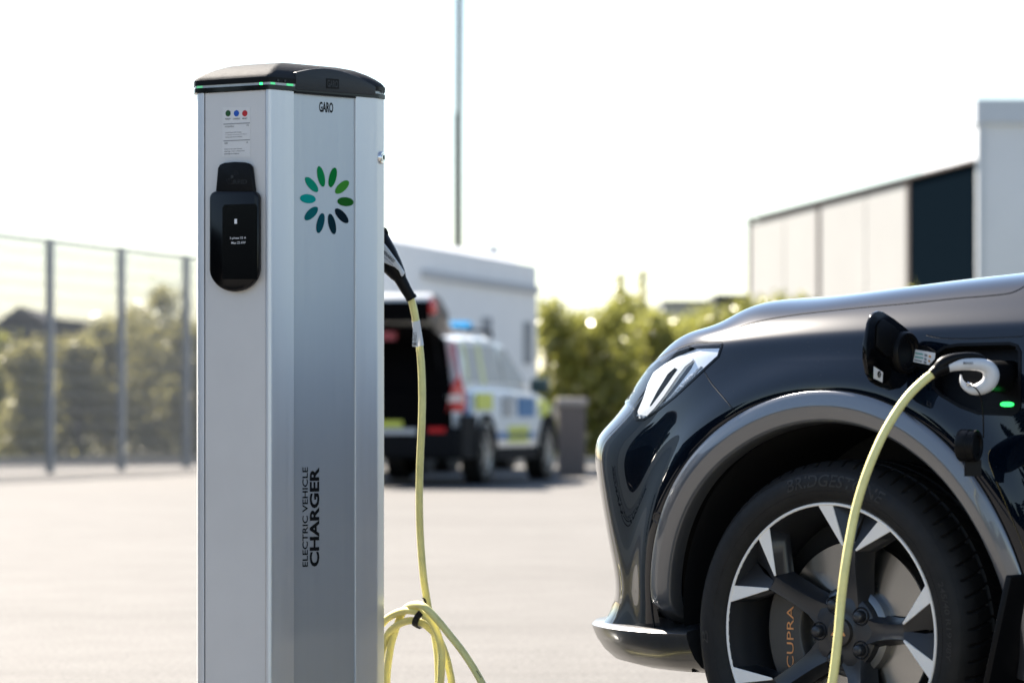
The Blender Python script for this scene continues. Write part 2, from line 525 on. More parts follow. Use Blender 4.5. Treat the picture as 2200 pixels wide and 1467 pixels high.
# instruction sticker
lslab('sticker', [(478, 231), (538, 231), (538, 337), (478, 337)], .0001, .0003, M_sticker)
for px, colr, nm in ((490, (.004, .07, .008), 'green_dot'), (508, (.006, .08, .42), 'blue_dot'), (526, (.48, .007, .012), 'red_dot')):
    ctr = lp(px, 244, .0006)
    rr = .0066
    MB().slab([ctr + LU * rr * math.cos(2 * math.pi * i / 24) + V * rr * math.sin(2 * math.pi * i / 24) for i in range(24)], LN * .0002).build(nm, mat(nm, colr, .4), CH, None)
for s, bx in (('READY', (484.5, 254, 495.5, 258)), ('CHARGE', (501, 253.5, 515, 257.5)), ('FAULT', (521, 253, 531.5, 257)), ('ATTENTION!', (483.5, 270.5, 502, 274.5)), ('EN', (530, 268, 534, 271)),
              ('Outlet locked while charging.', (484, 283, 519, 287)), ('Charging must be terminated before', (484, 287.5, 530, 291.5)), ('charge plug can be removed.', (484, 292.5, 521, 297)),
              ('OBS!', (482, 306.5, 489.5, 310)), ('SE', (529, 305, 532.5, 308)), ('Uttaget \u00e4r l\u00e5st under laddning.', (482, 318.5, 520, 322.5)),
              ('Laddningen m\u00e5ste avslutas innan', (482, 323, 525, 327.5)), ('laddplugg kan avl\u00e4gsnas.', (482, 328.5, 514, 333))):
    a, w, h = lbox(*bx, .0006)
    text('sticker_lettering', s, a, LU, V, w, h, M_ink, CH, bold=.004, off=.0002)
for y in (266, 302):
    a, w, h = lbox(480, y - .4, 537, y + .4, .0005)
    MB().slab([a, a + LU * w, a + LU * w + V * h, a + V * h], LN * .0002).build('sticker_rule', mat('rule', (.25, .25, .25), .5), CH, None)
# socket housing: round-bottomed lid below a card reader
bot = [(458, 425), (461, 417), (468, 412), (554, 412), (560, 417), (562.5, 425), (562.5, 575)] + \
      [(510 + 52.5 * math.cos(t), 576 + 51 * math.sin(t)) for t in np.linspace(.12, math.pi - .12, 18)] + [(458, 575)]
lslab('socket_lid', bot, 0, .016, M_blackgl, .005, 3)
topr = [(468, 418), (473, 362), (477, 354), (487, 350.5), (508, 348.5), (530, 349.5), (541, 352.5), (546, 360), (553, 418)]
lslab('card_reader', topr, 0, .011, M_black, .004, 3)
lslab('display_window', [(478, 447), (482, 440), (548, 438), (553, 444), (553, 600), (478, 600)], .0162, .0004, mat('display_glass', (.002, .002, .0025), .14, spec=.3))
ctr = lp(499, 380, .0112)
mb = MB(); mb.slab([ctr + LU * .0036 * math.cos(2 * math.pi * i / 20) + V * .0036 * math.sin(2 * math.pi * i / 20) for i in range(20)], LN * .0003)
for rr in (.007, .011, .0155):
    for s0, s1 in ((15, 75), (195, 285)):
        p = [ctr + LU * rr * math.cos(R(a)) + V * rr * math.sin(R(a)) for a in np.linspace(s0, s1, 9)]
        mb.tube(p, .0006, 6)
mb.build('contactless_symbol', mat('raised_black', (.02, .02, .022), .2), CH, 40)
a, w, h = lbox(502, 386, 531, 396, .0112)
text('reader_lettering', 'RFID', a, LU, V, w, h, mat('raised_grey', (.025, .025, .028), .18), CH, off=.0005)
for s, bx in (('1', (504, 470.5, 509.5, 481)), ('3-phase 32 A', (494, 508.5, 529, 515.5)), ('Max 22 kW', (497.5, 518.5, 528, 524.5))):
    a, w, h = lbox(*bx, .0167)
    text('display_lettering', s, a, LU, V, w, h, M_whiteink, CH, bold=.004, off=.0006)

# lock on the right facet
fd = (F - E).normalized(); fn = Vector((fd.y, -fd.x, 0))
lc = on_plane(818.5, 339, (E.x, E.y, 0), fn, MC)
mb = MB(); mb.lathe([(0.0, .007), (.008, .007), (.0085, .0055), (.0115, .0055), (.0135, .003), (.0135, -.002)], lc, fn, 32)
mb.build('lock', M_chrome, CH, 40)
MB().box(lc + fn * .0075, (.0022, .0022, .009), Matrix.Rotation(math.atan2(fn.y, fn.x), 3, 'Z')).build('keyhole', M_ink, CH, None)
# screws of the cap
for k, (px, py) in enumerate(((597, 173.5), (612, 174.5))):
    p = on_plane(px, py, (0, -.0032, 0), (0, 1, 0), MC)
    MB().cyl(p, p + Vector((0, -.001, 0)), .0028, n=14).build('screw', M_blackgl, CH)
for px, py in ((820, 198), (824, 199)):
    p = on_plane(px, py, (E.x, E.y, 0) + fn * .0036 if False else Vector((E.x, E.y, 0)) + fn * .0034, fn, MC)
    MB().cyl(p, p + fn * .0012, .0028, n=14).build('screw', M_blackgl, CH)
# outlet on the hidden right face that carries the cable plug
rn = Vector((-ln.x, ln.y, 0))
RC = Vector((F.x, F.y, 0)) + Vector((-ld.x, ld.y, 0)) * .075 + Vector((0, 0, 1.10))
mb = MB(); mb.lathe([(0, .014), (.030, .014), (.036, .012), (.038, .004), (.038, -.004)], RC, rn, 32)
mb.build('outlet', M_black, CH, 40)

# ------------------------------------------------------------------ the dark car
PSI = R(138)
CAR = thing('parked_car', 'dark crossover car with grey wheel arch plugged in at its front wing', 'car', (0.6028, 6.5, 0), PSI)
MK = Matrix.Translation(CAR.location) @ Matrix.Rotation(PSI, 4, 'Z')
MKi = MK.inverted(); MK3 = MKi.to_3x3()
def toK(p): return MKi @ Vector(p)
def WK(px, py, Y): return toK(W(px, py, Y))
def project(P):
    """car-local array (n,3) -> photograph pixels"""
    M = np.array(MK)
    Q = P @ M[:3, :3].T + M[:3, 3]
    return np.stack([1100 + Q[:, 0] / Q[:, 1] * FPX, HOR - (Q[:, 2] - CAMZ) / Q[:, 1] * FPX], 1)

M_paint = mat('dark_car_paint', (0.0008, 0.0030, 0.0075), 0.17, spec=0.035, coat=1.0, coat_rough=0.015)
M_paint.node_tree.nodes['Principled BSDF'].inputs['Coat IOR'].default_value = 1.5
def add_dust(m, scale, lo, col):
    """fine specks of dust on the lacquer"""
    nt = m.node_tree; b = nt.nodes['Principled BSDF']; base = tuple(b.inputs['Base Color'].default_value)
    tc = nt.nodes.new('ShaderNodeTexCoord'); n = nt.nodes.new('ShaderNodeTexNoise'); n.inputs['Scale'].default_value = scale; n.inputs['Detail'].default_value = 2
    nt.links.new(tc.outputs['Object'], n.inputs['Vector'])
    r = nt.nodes.new('ShaderNodeMapRange'); r.inputs['From Min'].default_value = lo; r.inputs['From Max'].default_value = lo + .06
    nt.links.new(n.outputs['Fac'], r.inputs['Value'])
    mx = nt.nodes.new('ShaderNodeMix'); mx.data_type = 'RGBA'; mx.inputs[6].default_value = base; mx.inputs[7].default_value = (*col, 1)
    nt.links.new(r.outputs['Result'], mx.inputs['Factor']); nt.links.new(mx.outputs[2], b.inputs['Base Color'])
add_dust(M_paint, 420, .74, (.10, .10, .10))
M_flare = mat('grey_arch_trim', (0.17, 0.175, 0.185), 0.32, metal=0.7, coat=1.0, coat_rough=0.03)
M_dark = mat('unlit_black', (0.0025, 0.0025, 0.003), 0.7)
M_gap = mat('panel_gap', (0.002, 0.002, 0.002), 0.8)
M_wheel = mat('wheel_satin_black', (0.022, 0.023, 0.026), 0.38, coat=0.25, coat_rough=0.2)
M_machined = mat('machined_aluminium', (0.95, 0.905, 0.84), 0.5, metal=0.15, nscale=900, namt=.05)
M_disc = mat('brake_disc', (0.50, 0.49, 0.47), 0.24, metal=1.0, nscale=5, namt=.08, aniso=.5)
M_hat = mat('disc_hat', (0.20, 0.21, 0.22), 0.35, metal=.9)
M_copper = mat('copper_print', (0.72, 0.31, 0.11), 0.45)
M_caliper = mat('caliper_grey', (0.05, 0.047, 0.042), 0.4)
M_silver = mat('lamp_reflector', (0.92, 0.93, 0.94), 0.25, metal=0.35)
M_drl = mat('lamp_guide', (0.85, 0.86, 0.88), 0.2, coat=.5)
M_glass = mat('tinted_glass', (0.01, 0.011, 0.012), 0.03, coat=.6)
def lens_mat():
    m = bpy.data.materials.new('clear_lens'); m.use_nodes = True
    nt = m.node_tree; nt.nodes.remove(nt.nodes['Principled BSDF'])
    out = nt.nodes['Material Output']
    tr = nt.nodes.new('ShaderNodeBsdfTransparent'); tr.inputs['Color'].default_value = (.93, .95, .96, 1)
    gl = nt.nodes.new('ShaderNodeBsdfGlossy'); gl.inputs['Roughness'].default_value = .02
    lw = nt.nodes.new('ShaderNodeLayerWeight'); lw.inputs['Blend'].default_value = .5
    pw = nt.nodes.new('ShaderNodeMath'); pw.operation = 'POWER'; pw.inputs[1].default_value = 4.0
    nt.links.new(lw.outputs['Facing'], pw.inputs[0])
    fr = nt.nodes.new('ShaderNodeMapRange'); fr.inputs['To Min'].default_value = .05; fr.inputs['To Max'].default_value = .85
    nt.links.new(pw.outputs[0], fr.inputs['Value'])
    mx = nt.nodes.new('ShaderNodeMixShader')
    nt.links.new(fr.outputs['Result'], mx.inputs['Fac']); nt.links.new(tr.outputs['BSDF'], mx.inputs[1]); nt.links.new(gl.outputs['BSDF'], mx.inputs[2])
    nt.links.new(mx.outputs['Shader'], out.inputs['Surface'])
    return m
M_lens = lens_mat()

# control net: columns run from the tail to the nose tip, rows from the sill to the centre line (o = -0.9)
CO = -0.90
def zc(f):      # bonnet height on the centre line
    return float(np.interp(f, [-1.0, -.5, 0, .3, .5, .62, .72, .80], [1.10, 1.058, 1.012, .974, .932, .894, .850, .806]))
cols = []
def side_col(f, sh_z, sh_o=-.045, low=(-.06, .20), width=0.0, hood=True):
    df = float(np.interp(f, [-.55, -.28, -.02, .18, .34], [.020, .014, .001, -.008, .012]))
    c = [(f, low[0] + width, low[1]), (f, low[0] * .3 + width, .36), (f, .010 + width, .52), (f, .012 + width, .68), (f, .004 + width, .80),
         (f, -.014 + width, sh_z - .045), (f, -.022 + width, sh_z - .010), (f, -.036 + width, sh_z + .006), (f, -.058 + width, sh_z + .027)]
    fe = f
    for o, dz, kf in ((-.084, .048, 0), (-.122, .072, .7), (-.21, .094, .9)):
        c.append((fe, o + width, sh_z + dz + df * kf))
    c.append((fe, -.48, zc(f) * .5 + (sh_z + .102) * .5 + df * .5)); c.append((fe, -.70, zc(f))); c.append((fe, CO, zc(f) + .003))
    return c
cols.append(side_col(-3.45, .97, low=(-.10, .34), width=-.16))
cols.append(side_col(-3.25, .97, low=(-.08, .28), width=-.05))
cols.append(side_col(-2.7, .965, low=(-.06, .2)))
cols.append(side_col(-1.9, .95))
cols.append(side_col(-1.3, .94))
cols.append(side_col(-.85, .926))
cols.append(side_col(-.55, .919))
cols.append(side_col(-.28, .912))
cols.append(side_col(-.02, .904))
cols.append(side_col(.18, .894))
cols.append(side_col(.34, .882, low=(-.05, .30)))
# corner columns: lower bumper points and upper lamp/bonnet points, then the bonnet towards the centre line
PU = [(.47, -.022), (.575, -.062), (.655, -.118), (.705, -.172), (.755, -.250), (.805, -.390), (.845, -.600), (.865, -.800), (.868, -.899)]
PL = [(.47, -.018), (.563, -.041), (.637, -.070), (.682, -.114), (.722, -.202), (.785, -.375), (.835, -.600), (.862, -.800), (.866, -.899)]
DI = [(-.25, -.97), (-.5, -.87), (-.68, -.73), (-.78, -.62), (-.86, -.5), (-.94, -.34), (-.985, -.17), (-1, -.05), (-1, 0)]
LOW = [[(.040, .305), (.022, .37), (.008, .47), (.0, .60), (.002, .725)], [(.028, .305), (.030, .37), (.014, .47), (.0, .60), (.0, .71)], [(.018, .305), (.044, .37), (.020, .48), (.0, .61), (-.004, .70)],
       [(.008, .305), (.050, .37), (.028, .48), (.004, .61), (-.008, .695)], [(.0, .305), (.052, .37), (.036, .48), (.008, .61), (-.006, .695)], [(.0, .305), (.050, .37), (.045, .48), (.015, .61), (.0, .70)],
       [(.0, .305), (.045, .37), (.040, .48), (.015, .61), (.0, .70)], [(.0, .305), (.045, .37), (.040, .48), (.015, .61), (.0, .70)], [(.0, .305), (.045, .37), (.040, .48), (.015, .61), (.0, .70)]]
UPP = [[(.024, .820), (.040, .857), (.056, .885), (.095, .920)], [(.030, .783), (.050, .822), (.072, .855), (.115, .892)], [(.022, .743), (.052, .790), (.086, .830), (.134, .871)], [(.014, .731), (.046, .778), (.086, .819), (.140, .863)],
       [(.014, .731), (.044, .776), (.084, .813), (.145, .855)], [(.012, .733), (.040, .772), (.080, .806), (.145, .846)], [(.010, .738), (.036, .774), (.070, .802), (.125, .836)], [(.010, .74), (.034, .776), (.062, .802), (.10, .826)],
       [(.010, .74), (.034, .775), (.058, .795), (.08, .804)]]
FC = [.42, .52, .60, .65, .69, .735, .765, .78, .787]
for i_ in range(9):
    lowp = Vector(PL[i_]); up = Vector(PU[i_]); d_ = Vector(DI[i_]).normalized()
    c_ = [(lowp.x + d_.x * a, lowp.y + d_.y * a, z) for a, z in LOW[i_]] + [(up.x + d_.x * a, up.y + d_.y * a, z) for a, z in UPP[i_]]
    last = Vector(c_[-1]); end = Vector((FC[i_], CO, zc(FC[i_])))
    for t in (.12, .26, .42, .62, .83):
        p = last.lerp(end, t); c_.append((p.x, p.y, last.z + (end.z - last.z) * (1 - (1 - t) ** 2)))
    c_.append(tuple(end)); cols.append(c_)
    if i_ == 3: cols.append([tuple(Vector(q)) for q in c_])     # doubled: the sharp bumper corner
NET = np.array(cols)                      # (C, R, 3)

def basis(n, per):
    """uniform cubic B-spline sampling matrix for n control points, ends doubled"""
    idx = [0, 0] + list(range(n)) + [n - 1, n - 1]
    rows = []
    segs = len(idx) - 3
    for s in range(segs):
        k = per[s] if isinstance(per, list) else per
        for j in range(k + (1 if s == segs - 1 else 0)):
            t = j / k
            w = [(1 - t) ** 3 / 6, (3 * t ** 3 - 6 * t * t + 4) / 6, (-3 * t ** 3 + 3 * t * t + 3 * t + 1) / 6, t ** 3 / 6]
            r = np.zeros(n)
            for q in range(4): r[idx[s + q]] += w[q]
            rows.append(r)
    return np.array(rows)
C_, R_ = NET.shape[:2]
# finer sampling where the photograph looks
perc = [2, 2, 6, 12, 12, 16, 40, 44, 42, 40, 34, 26, 20, 18, 14, 14, 14, 10, 10, 8, 6, 2]
perc = (perc + [6] * 30)[:C_ + 1]
perr = [6, 14, 22, 24, 22, 18, 12, 10, 10, 10, 10, 10, 8, 6, 6, 4][:R_ + 1]
BU = basis(C_, perc); BV = basis(R_, perr)
GRID = np.einsum('uc,crk,vr->uvk', BU, NET, BV)
NU, NV = GRID.shape[:2]
VROW = np.cumsum([0] + perr)              # sample row where each control segment starts
# swelling round the front and rear arches
def swell(Gd, fc, amp=.015):
    r = np.hypot(Gd[..., 0] - fc, Gd[..., 2] - .33)
    w = np.clip((Gd[..., 1] + .14) / .08, 0, 1) * np.clip((.90 - Gd[..., 2]) / .05, 0, 1)
    Gd[..., 1] += amp * np.exp(-((r - .478) / .050) ** 2) * w
swell(GRID, 0.0); swell(GRID, -2.68)
du = np.gradient(GRID, axis=0); dv = np.gradient(GRID, axis=1)
NRM = np.cross(du, dv); NRM /= np.maximum(1e-9, np.linalg.norm(NRM, axis=2, keepdims=True))
if NRM[NU // 2, VROW[4], 1] < 0: NRM = -NRM
FLATV = GRID.reshape(-1, 3); FLATN = NRM.reshape(-1, 3)
QI = [(i * NV + j, (i + 1) * NV + j, (i + 1) * NV + j + 1, i * NV + j + 1) for i in range(NU - 1) for j in range(NV - 1)]
if NRM[NU // 2, VROW[4], 1] * np.cross(du, dv)[NU // 2, VROW[4], 1] < 0: QI = [tuple(reversed(q)) for q in QI]
QA = np.array(QI)
CENT = FLATV[QA].mean(1)
PIX = project(CENT)
BODY = BVHTree.FromPolygons([Vector(p) for p in FLATV], QI)
ORG = toK((0, 0, CAMZ))
def cast(px, py, off=0.0):
    d = (WK(px, py, 6.0) - ORG).normalized()
    h = BODY.ray_cast(ORG, d)
    if h[0] is None: return None, None
    i = h[2]; q = QI[i]
    w = [1.0 / (1e-6 + (Vector(FLATV[k]) - h[0]).length) for k in q]
    n = Vector((0, 0, 0))
    for k, ww in zip(q, w): n += Vector(FLATN[k]) * ww
    n.normalize()
    return h[0] + n * off, n
def castn(px, py, off=0.0):
    """cast, stepping towards the car if the pixel just misses the silhouette"""
    for k in range(40):
        p, n = cast(px + k * 1.2, py + k * .5, off)
        if p is not None: return p, n
    raise RuntimeError('cast missed %s %s' % (px, py))
def inpoly(P, poly):
    x, y = P[:, 0], P[:, 1]; ins = np.zeros(len(P), bool); n = len(poly)
    for i in range(n):
        x0, y0 = poly[i]; x1, y1 = poly[(i + 1) % n]
        c = ((y0 > y) != (y1 > y))
        with np.errstate(divide='ignore', invalid='ignore'):
            ins ^= c & (x < (x1 - x0) * (y - y0) / (y1 - y0 + 1e-12) + x0)
    return ins

LAMP = [(1553, 739), (1532, 738.5), (1494, 741), (1451, 755), (1412, 776), (1380, 802), (1352, 829), (1332, 852), (1345, 866), (1360, 880), (1361, 890), (1366, 903),
        (1383, 902), (1413, 882), (1451, 852), (1492, 814), (1519, 789), (1544, 766)]
PORT = [(2003, 775), (2012, 756), (2030, 744), (2060, 739), (2170, 736), (2186, 741), (2193, 755), (2193, 872), (2186, 886), (2172, 892), (2100, 889), (2060, 874), (2020, 850), (2004, 832)]
near = (CENT[:, 1] > -.5)
rA = np.hypot(CENT[:, 0], CENT[:, 2] - .33); rB = np.hypot(CENT[:, 0] + 2.68, CENT[:, 2] - .33)
arch = ((rA < .448) | (rB < .42)) & (CENT[:, 1] > -.30)
def shrink(poly, k):
    c = np.mean(np.array(poly), 0); return [tuple(c + (np.array(p) - c) * k) for p in poly]
hole_l = inpoly(PIX, shrink(LAMP, .955)) & near
hole_p = inpoly(PIX, shrink(PORT, .97)) & near & (CENT[:, 0] < 0)
jj = np.array([(j) for i in range(NU - 1) for j in range(NV - 1)])
ROW_SHUT = VROW[10] + 2
bonnet = (jj >= ROW_SHUT) & (CENT[:, 0] > -1.05)
bx = 1511 + (PIX[:, 1] - 794) * (1591 - 1511) / (898 - 794)
bump = (~bonnet) & (((PIX[:, 0] < bx) & near) | (CENT[:, 0] > .40))
door = (~bonnet) & (CENT[:, 0] < -.62) & (CENT[:, 0] > -2.15)
rear = (~bonnet) & (CENT[:, 0] <= -2.15)
mouth = (CENT[:, 1] < -.42) & (CENT[:, 0] > .6) & (CENT[:, 2] > .40) & (CENT[:, 2] < .68)
roofcut = (CENT[:, 0] < -1.05) & (jj >= ROW_SHUT)
def sheet(name, mask, m, mirror=False):
    idx = np.unique(QA[mask]); mp = {k: i for i, k in enumerate(idx)}
    V_ = FLATV[idx].copy(); N_ = FLATN[idx].copy()
    F_ = [tuple(mp[k] for k in QI[q]) for q in np.nonzero(mask)[0]]
    if mirror:
        V_[:, 1] = 2 * CO - V_[:, 1]; N_[:, 1] *= -1; F_ = [tuple(reversed(q)) for q in F_]
    o = obj(name, V_, F_, m, CAR, 180)
    o.data.normals_split_custom_set_from_vertices([tuple(x) for x in N_])
    return o
for mir in (False, True):
    keep = ~arch & ~mouth & ~hole_l
    if not mir: keep &= ~hole_p
    sheet('bonnet', bonnet & ~hole_l, M_paint, mir)
    sheet('bumper', bump & keep, M_paint, mir)
    sheet('front_wing', ~bonnet & ~bump & ~door & ~rear & keep, M_paint, mir)
    sheet('door', door & keep, M_paint, mir)
    sheet('rear_wing', rear & keep & ~roofcut, M_paint, mir)

def mirror_part(o):
    me = o.data.copy(); 
    c = bpy.data.objects.new(o.name.split('.')[0], me); COL.objects.link(c); c.parent = o.parent
    c.matrix_parent_inverse = o.matrix_parent_inverse.copy()
    for v_ in me.vertices: v_.co.y = 2 * CO - v_.co.y
    me.flip_normals()
    return c

def patch(name, poly, m, off=.003, thick=.004, parent=CAR, step=9, crown=0.0, push=None, smooth=50):
    """a piece of skin that follows the body surface inside a measured outline"""
    pts = []
    n = len(poly)
    for i in range(n):
        a = Vector(poly[i]); b = Vector(poly[(i + 1) % n]); k = max(1, int((b - a).length / step))
        for j in range(k): pts.append(a.lerp(b, j / k))
    nb = len(pts)
    P = np.array(poly); x0, y0 = P.min(0); x1, y1 = P.max(0)
    g = np.array([(x, y) for x in np.arange(x0 + step / 2, x1, step) for y in np.arange(y0 + step / 2, y1, step)])
    if len(g):
        g = g[inpoly(g, poly)]
        keep = [q for q in g if min((Vector(q) - p).length for p in pts) > step * .6]
        pts += [Vector(q) for q in keep]
    vo, eo, fo, _, _, _ = delaunay_2d_cdt(pts, [(i, (i + 1) % nb) for i in range(nb)], [], 1, 1e-5)
    top = []; bot = []
    for k, q in enumerate(vo):
        p, nn = castn(q.x, q.y)
        o_ = off + (crown if k >= nb else 0)
        if push is not None: o_ += push(q.x, q.y)
        top.append(p + nn * o_); bot.append(p + nn * (o_ - thick))
    v = top + bot; T = len(top)
    F_ = []
    for t in fo:
        a, b, c = [top[i] for i in t[:3]]
        if (b - a).cross(c - a).dot(ORG - a) < 0: t = tuple(reversed(t))
        F_.append(tuple(t))
    ed = {}
    for t in F_:
        for i in range(len(t)):
            a, b = t[i], t[(i + 1) % len(t)]
            ed[(a, b)] = 1
    sk = [(b, a, a + T, b + T) for (a, b) in ed if (b, a) not in ed]
    return obj(name, v, F_ + sk, m, parent, smooth)

def seam(name, pix, w=2.2, m=None, off=.0006, parent=CAR):
    """thin dark gap between two panels"""
    pp = catmull([(x, y, 0) for x, y in pix], 8)
    L = []; 
    for i, p in enumerate(pp):
        t = Vector(pp[min(i + 1, len(pp) - 1)] - pp[max(i - 1, 0)]).to_2d().normalized(); nn = Vector((-t.y, t.x)) * w / 2
        L.append((castn(p[0] + nn.x, p[1] + nn.y, off)[0], castn(p[0], p[1], off - .001)[0], castn(p[0] - nn.x, p[1] - nn.y, off)[0]))
    v = [q for t in L for q in t]
    f = [(3 * i + k, 3 * i + 3 + k, 3 * i + 4 + k, 3 * i + 1 + k) for i in range(len(L) - 1) for k in (0, 1)]
    return obj(name, v, f, m or M_gap, parent)

def body_at(f, z):
    """outermost body skin at a station and height, left side"""
    h = BODY.ray_cast(Vector((f, 1.0, z)), Vector((0, -1, 0)))
    return h[0].y if h[0] is not None else -.3

# wheel arch trim: follows the skin round the opening
def flare(fc, name):
    prof = [(.463, -.001), (.4615, .0030), (.459, .0048), (.452, .0066), (.443, .0088), (.4345, .0108), (.4325, .0110), (.430, .0106), (.420, .0078), (.409, .0045), (.4045, .0020), (.4015, -.004), (.399, -.014), (.398, -.03)]
    vs = []; nth = 140; th0, th1 = R(-9), R(189)
    for i in range(nth + 1):
        t = th0 + (th1 - th0) * i / nth
        wd = 1.0 - .28 * max(0, abs(t - R(90)) / R(90) - .35)
        ob = body_at(fc - .462 * math.cos(t), max(.30, .33 + .462 * math.sin(t)))
        ob2 = body_at(fc - .475 * math.cos(t), max(.30, .33 + .475 * math.sin(t)))
        for r, dz in prof:
            rr = .462 - (.462 - r) * wd
            vs.append((fc - rr * math.cos(t), ob + dz, .33 + rr * math.sin(t)))
    k = len(prof)
    # smooth the skin height along the arch
    A_ = np.array(vs).reshape(nth + 1, k, 3)
    for it in range(14):
        A_[1:-1, :, 1] = (A_[:-2, :, 1] + 2 * A_[1:-1, :, 1] + A_[2:, :, 1]) / 4
    f = [(i * k + j, (i + 1) * k + j, (i + 1) * k + j + 1, i * k + j + 1) for i in range(nth) for j in range(k - 1)]
    return obj(name, A_.reshape(-1, 3), f, M_flare, CAR, 35)
FL = flare(0.0, 'wheel_arch_trim')
FL2 = flare(-2.68, 'wheel_arch_trim')
# gap line above the trim and dark wheel housings
def ringline(fc, r, w, m, name, dz=.0015):
    vs = []; n = 120
    for i in range(n + 1):
        t = R(-6) + R(192) * i / n
        for rr in (r, r + w):
            vs.append((fc - rr * math.cos(t), body_at(fc - rr * math.cos(t), max(.30, .33 + rr * math.sin(t))) + dz, .33 + rr * math.sin(t)))
    return obj(name, vs, [(2 * i, 2 * i + 2, 2 * i + 3, 2 * i + 1) for i in range(n)], m, CAR, 180)
ringline(0.0, .4615, .003, M_gap, 'arch_gap')
for fc in (0.0, -2.68):
    mb = MB(); n = 60; prof = [(.404, -.030), (.400, -.06), (.400, -.34)]
    vs = []
    for i in range(n + 1):
        t = R(-14) + R(208) * i / n
        for r, o_ in prof: vs.append((fc - r * math.cos(t), o_ - .07 * max(0, abs(t - R(90)) / R(90) - .55), .33 + r * math.sin(t)))
    k = len(prof)
    f = [(i * k + j, (i + 1) * k + j, (i + 1) * k + j + 1, i * k + j + 1) for i in range(n) for j in range(k - 1)]
    f.append(tuple(i * k + k - 1 for i in range(n + 1)))
    o = obj('wheel_housing', vs, f, M_dark, CAR, 40)
    mirror_part(o)
mirror_part(FL); mirror_part(FL2)

# ---------------- headlight
HL = patch('headlight_housing', shrink(LAMP, 1.0), M_blackgl, off=-.022, thick=.006, step=10)
patch('headlight_rim', LAMP, M_blackgl, off=.0002, thick=.03, step=10).hide_render = False
bpy.data.objects.remove(bpy.data.objects['headlight_rim'])
def rim_band(name, poly, m, w=4.0, off=.0012, depth=.024):
    pp = np.array(poly); c = pp.mean(0); v = []
    dense = []
    for i in range(len(pp)):
        for t in (0, .34, .67): dense.append(pp[i] * (1 - t) + pp[(i + 1) % len(pp)] * t)
    n = len(dense)
    for i, q in enumerate(dense):
        a = Vector(dense[i - 1]); b = Vector(dense[(i + 1) % n]); t = (b - a).normalized(); nn = Vector((t.y, -t.x))
        if nn.dot(Vector(q - c)) < 0: nn = -nn
        p0, n0 = castn(*(Vector(q) + nn * 1.5)); p1, n1 = castn(*(Vector(q) - nn * w))
        v += [p0 + n0 * off, p1 + n1 * off, p1 - n1 * depth]
    f = [(3 * i + k, 3 * ((i + 1) % n) + k, 3 * ((i + 1) % n) + k + 1, 3 * i + k + 1) for i in range(n) for k in (0, 1)]
    return obj(name, v, f, m, CAR, 40)
rim_band('headlight_frame', LAMP, M_blackgl, 3.0)
INNER = [(1546, 746), (1494.5, 747), (1451, 764), (1424, 780), (1400, 798), (1388, 822), (1378, 854), (1366, 882), (1369, 897), (1383, 898), (1413, 878), (1451, 848), (1492, 810), (1519, 785), (1540, 763)]
patch('lamp_reflector', INNER, M_silver, off=-.004, thick=.008, step=9, parent=HL)
# dark wedge, light guides and prism strip inside the lamp
patch('lamp_wedge', [(1393, 871), (1410, 838), (1432, 802), (1447, 789), (1452, 792), (1436, 815), (1419, 846), (1404, 868)], M_blackgl, off=-.0028, thick=.003, step=7, parent=HL)
patch('light_guide', [(1387, 884), (1399, 873), (1420, 845), (1445, 810), (1465, 783), (1487, 769), (1489, 774), (1472, 787), (1452, 813), (1427, 850), (1405, 878), (1392, 891)], M_drl, off=.0005, thick=.006, step=7, parent=HL)
patch('lamp_wedge', [(1404, 882), (1430, 850), (1455, 815), (1474, 789), (1488, 777), (1482, 790), (1460, 819), (1434, 853), (1410, 879)], M_blackgl, off=-.0030, thick=.003, step=7, parent=HL)
rnd = random.Random(3)
mb = MB()
for i in range(90):
    t = rnd.random(); s = rnd.random()
    x = 1412 + (1502 - 1412) * t + s * 6; y = 879 - (879 - 792) * t - s * 10
    p, nn = castn(x, y, -.0035)
    mb.box(p, (.0035, .003, .0035), nn.to_track_quat('Z', 'Y').to_matrix())
mb.build('prism_strip', mat('prism_grey', (.30, .31, .32), .25, metal=.5), HL, None)
mb = MB()
for k in range(3):
    p, nn = castn(1374 + 7 * k, 893 + 1.5 * k, -.001); mb.box(p, (.006, .004, .012), nn.to_track_quat('Z', 'Y').to_matrix())
mb.build('lamp_step', M_chrome, HL, None)
LENS = patch('lens', LAMP, M_lens, off=.0035, thick=.001, step=10, parent=HL)
M2 = patch('headlight_cover', LAMP, M_glass, off=.002, thick=.004, step=12)
mirror_part(M2); bpy.data.objects.remove(M2)
# corner piece in front of the lamp, parking sensor, panel gaps
seam('panel_gap', [(1511, 794), (1528, 822), (1558, 858), (1591, 898)], 2.6)
seam('panel_gap', [(2215, 606), (2200, 616), (2171, 629.5), (2119.6, 636), (2051, 641.5), (1949, 652), (1847, 661), (1778, 668), (1710, 676), (1640, 688), (1590, 702), (1553, 722)], 2.0)
seam('panel_gap', [(1553, 737), (1540, 735), (1494, 737), (1451, 751), (1412, 772), (1380, 797), (1352, 824)], 3.0)
p, nn = castn(1413, 1113)
mb = MB(); mb.lathe([(0, .001), (.0085, .001), (.0095, .002), (.0125, .002), (.013, -.002)], p, nn, 28)
mb.build('parking_sensor', M_paint, CAR, 40)

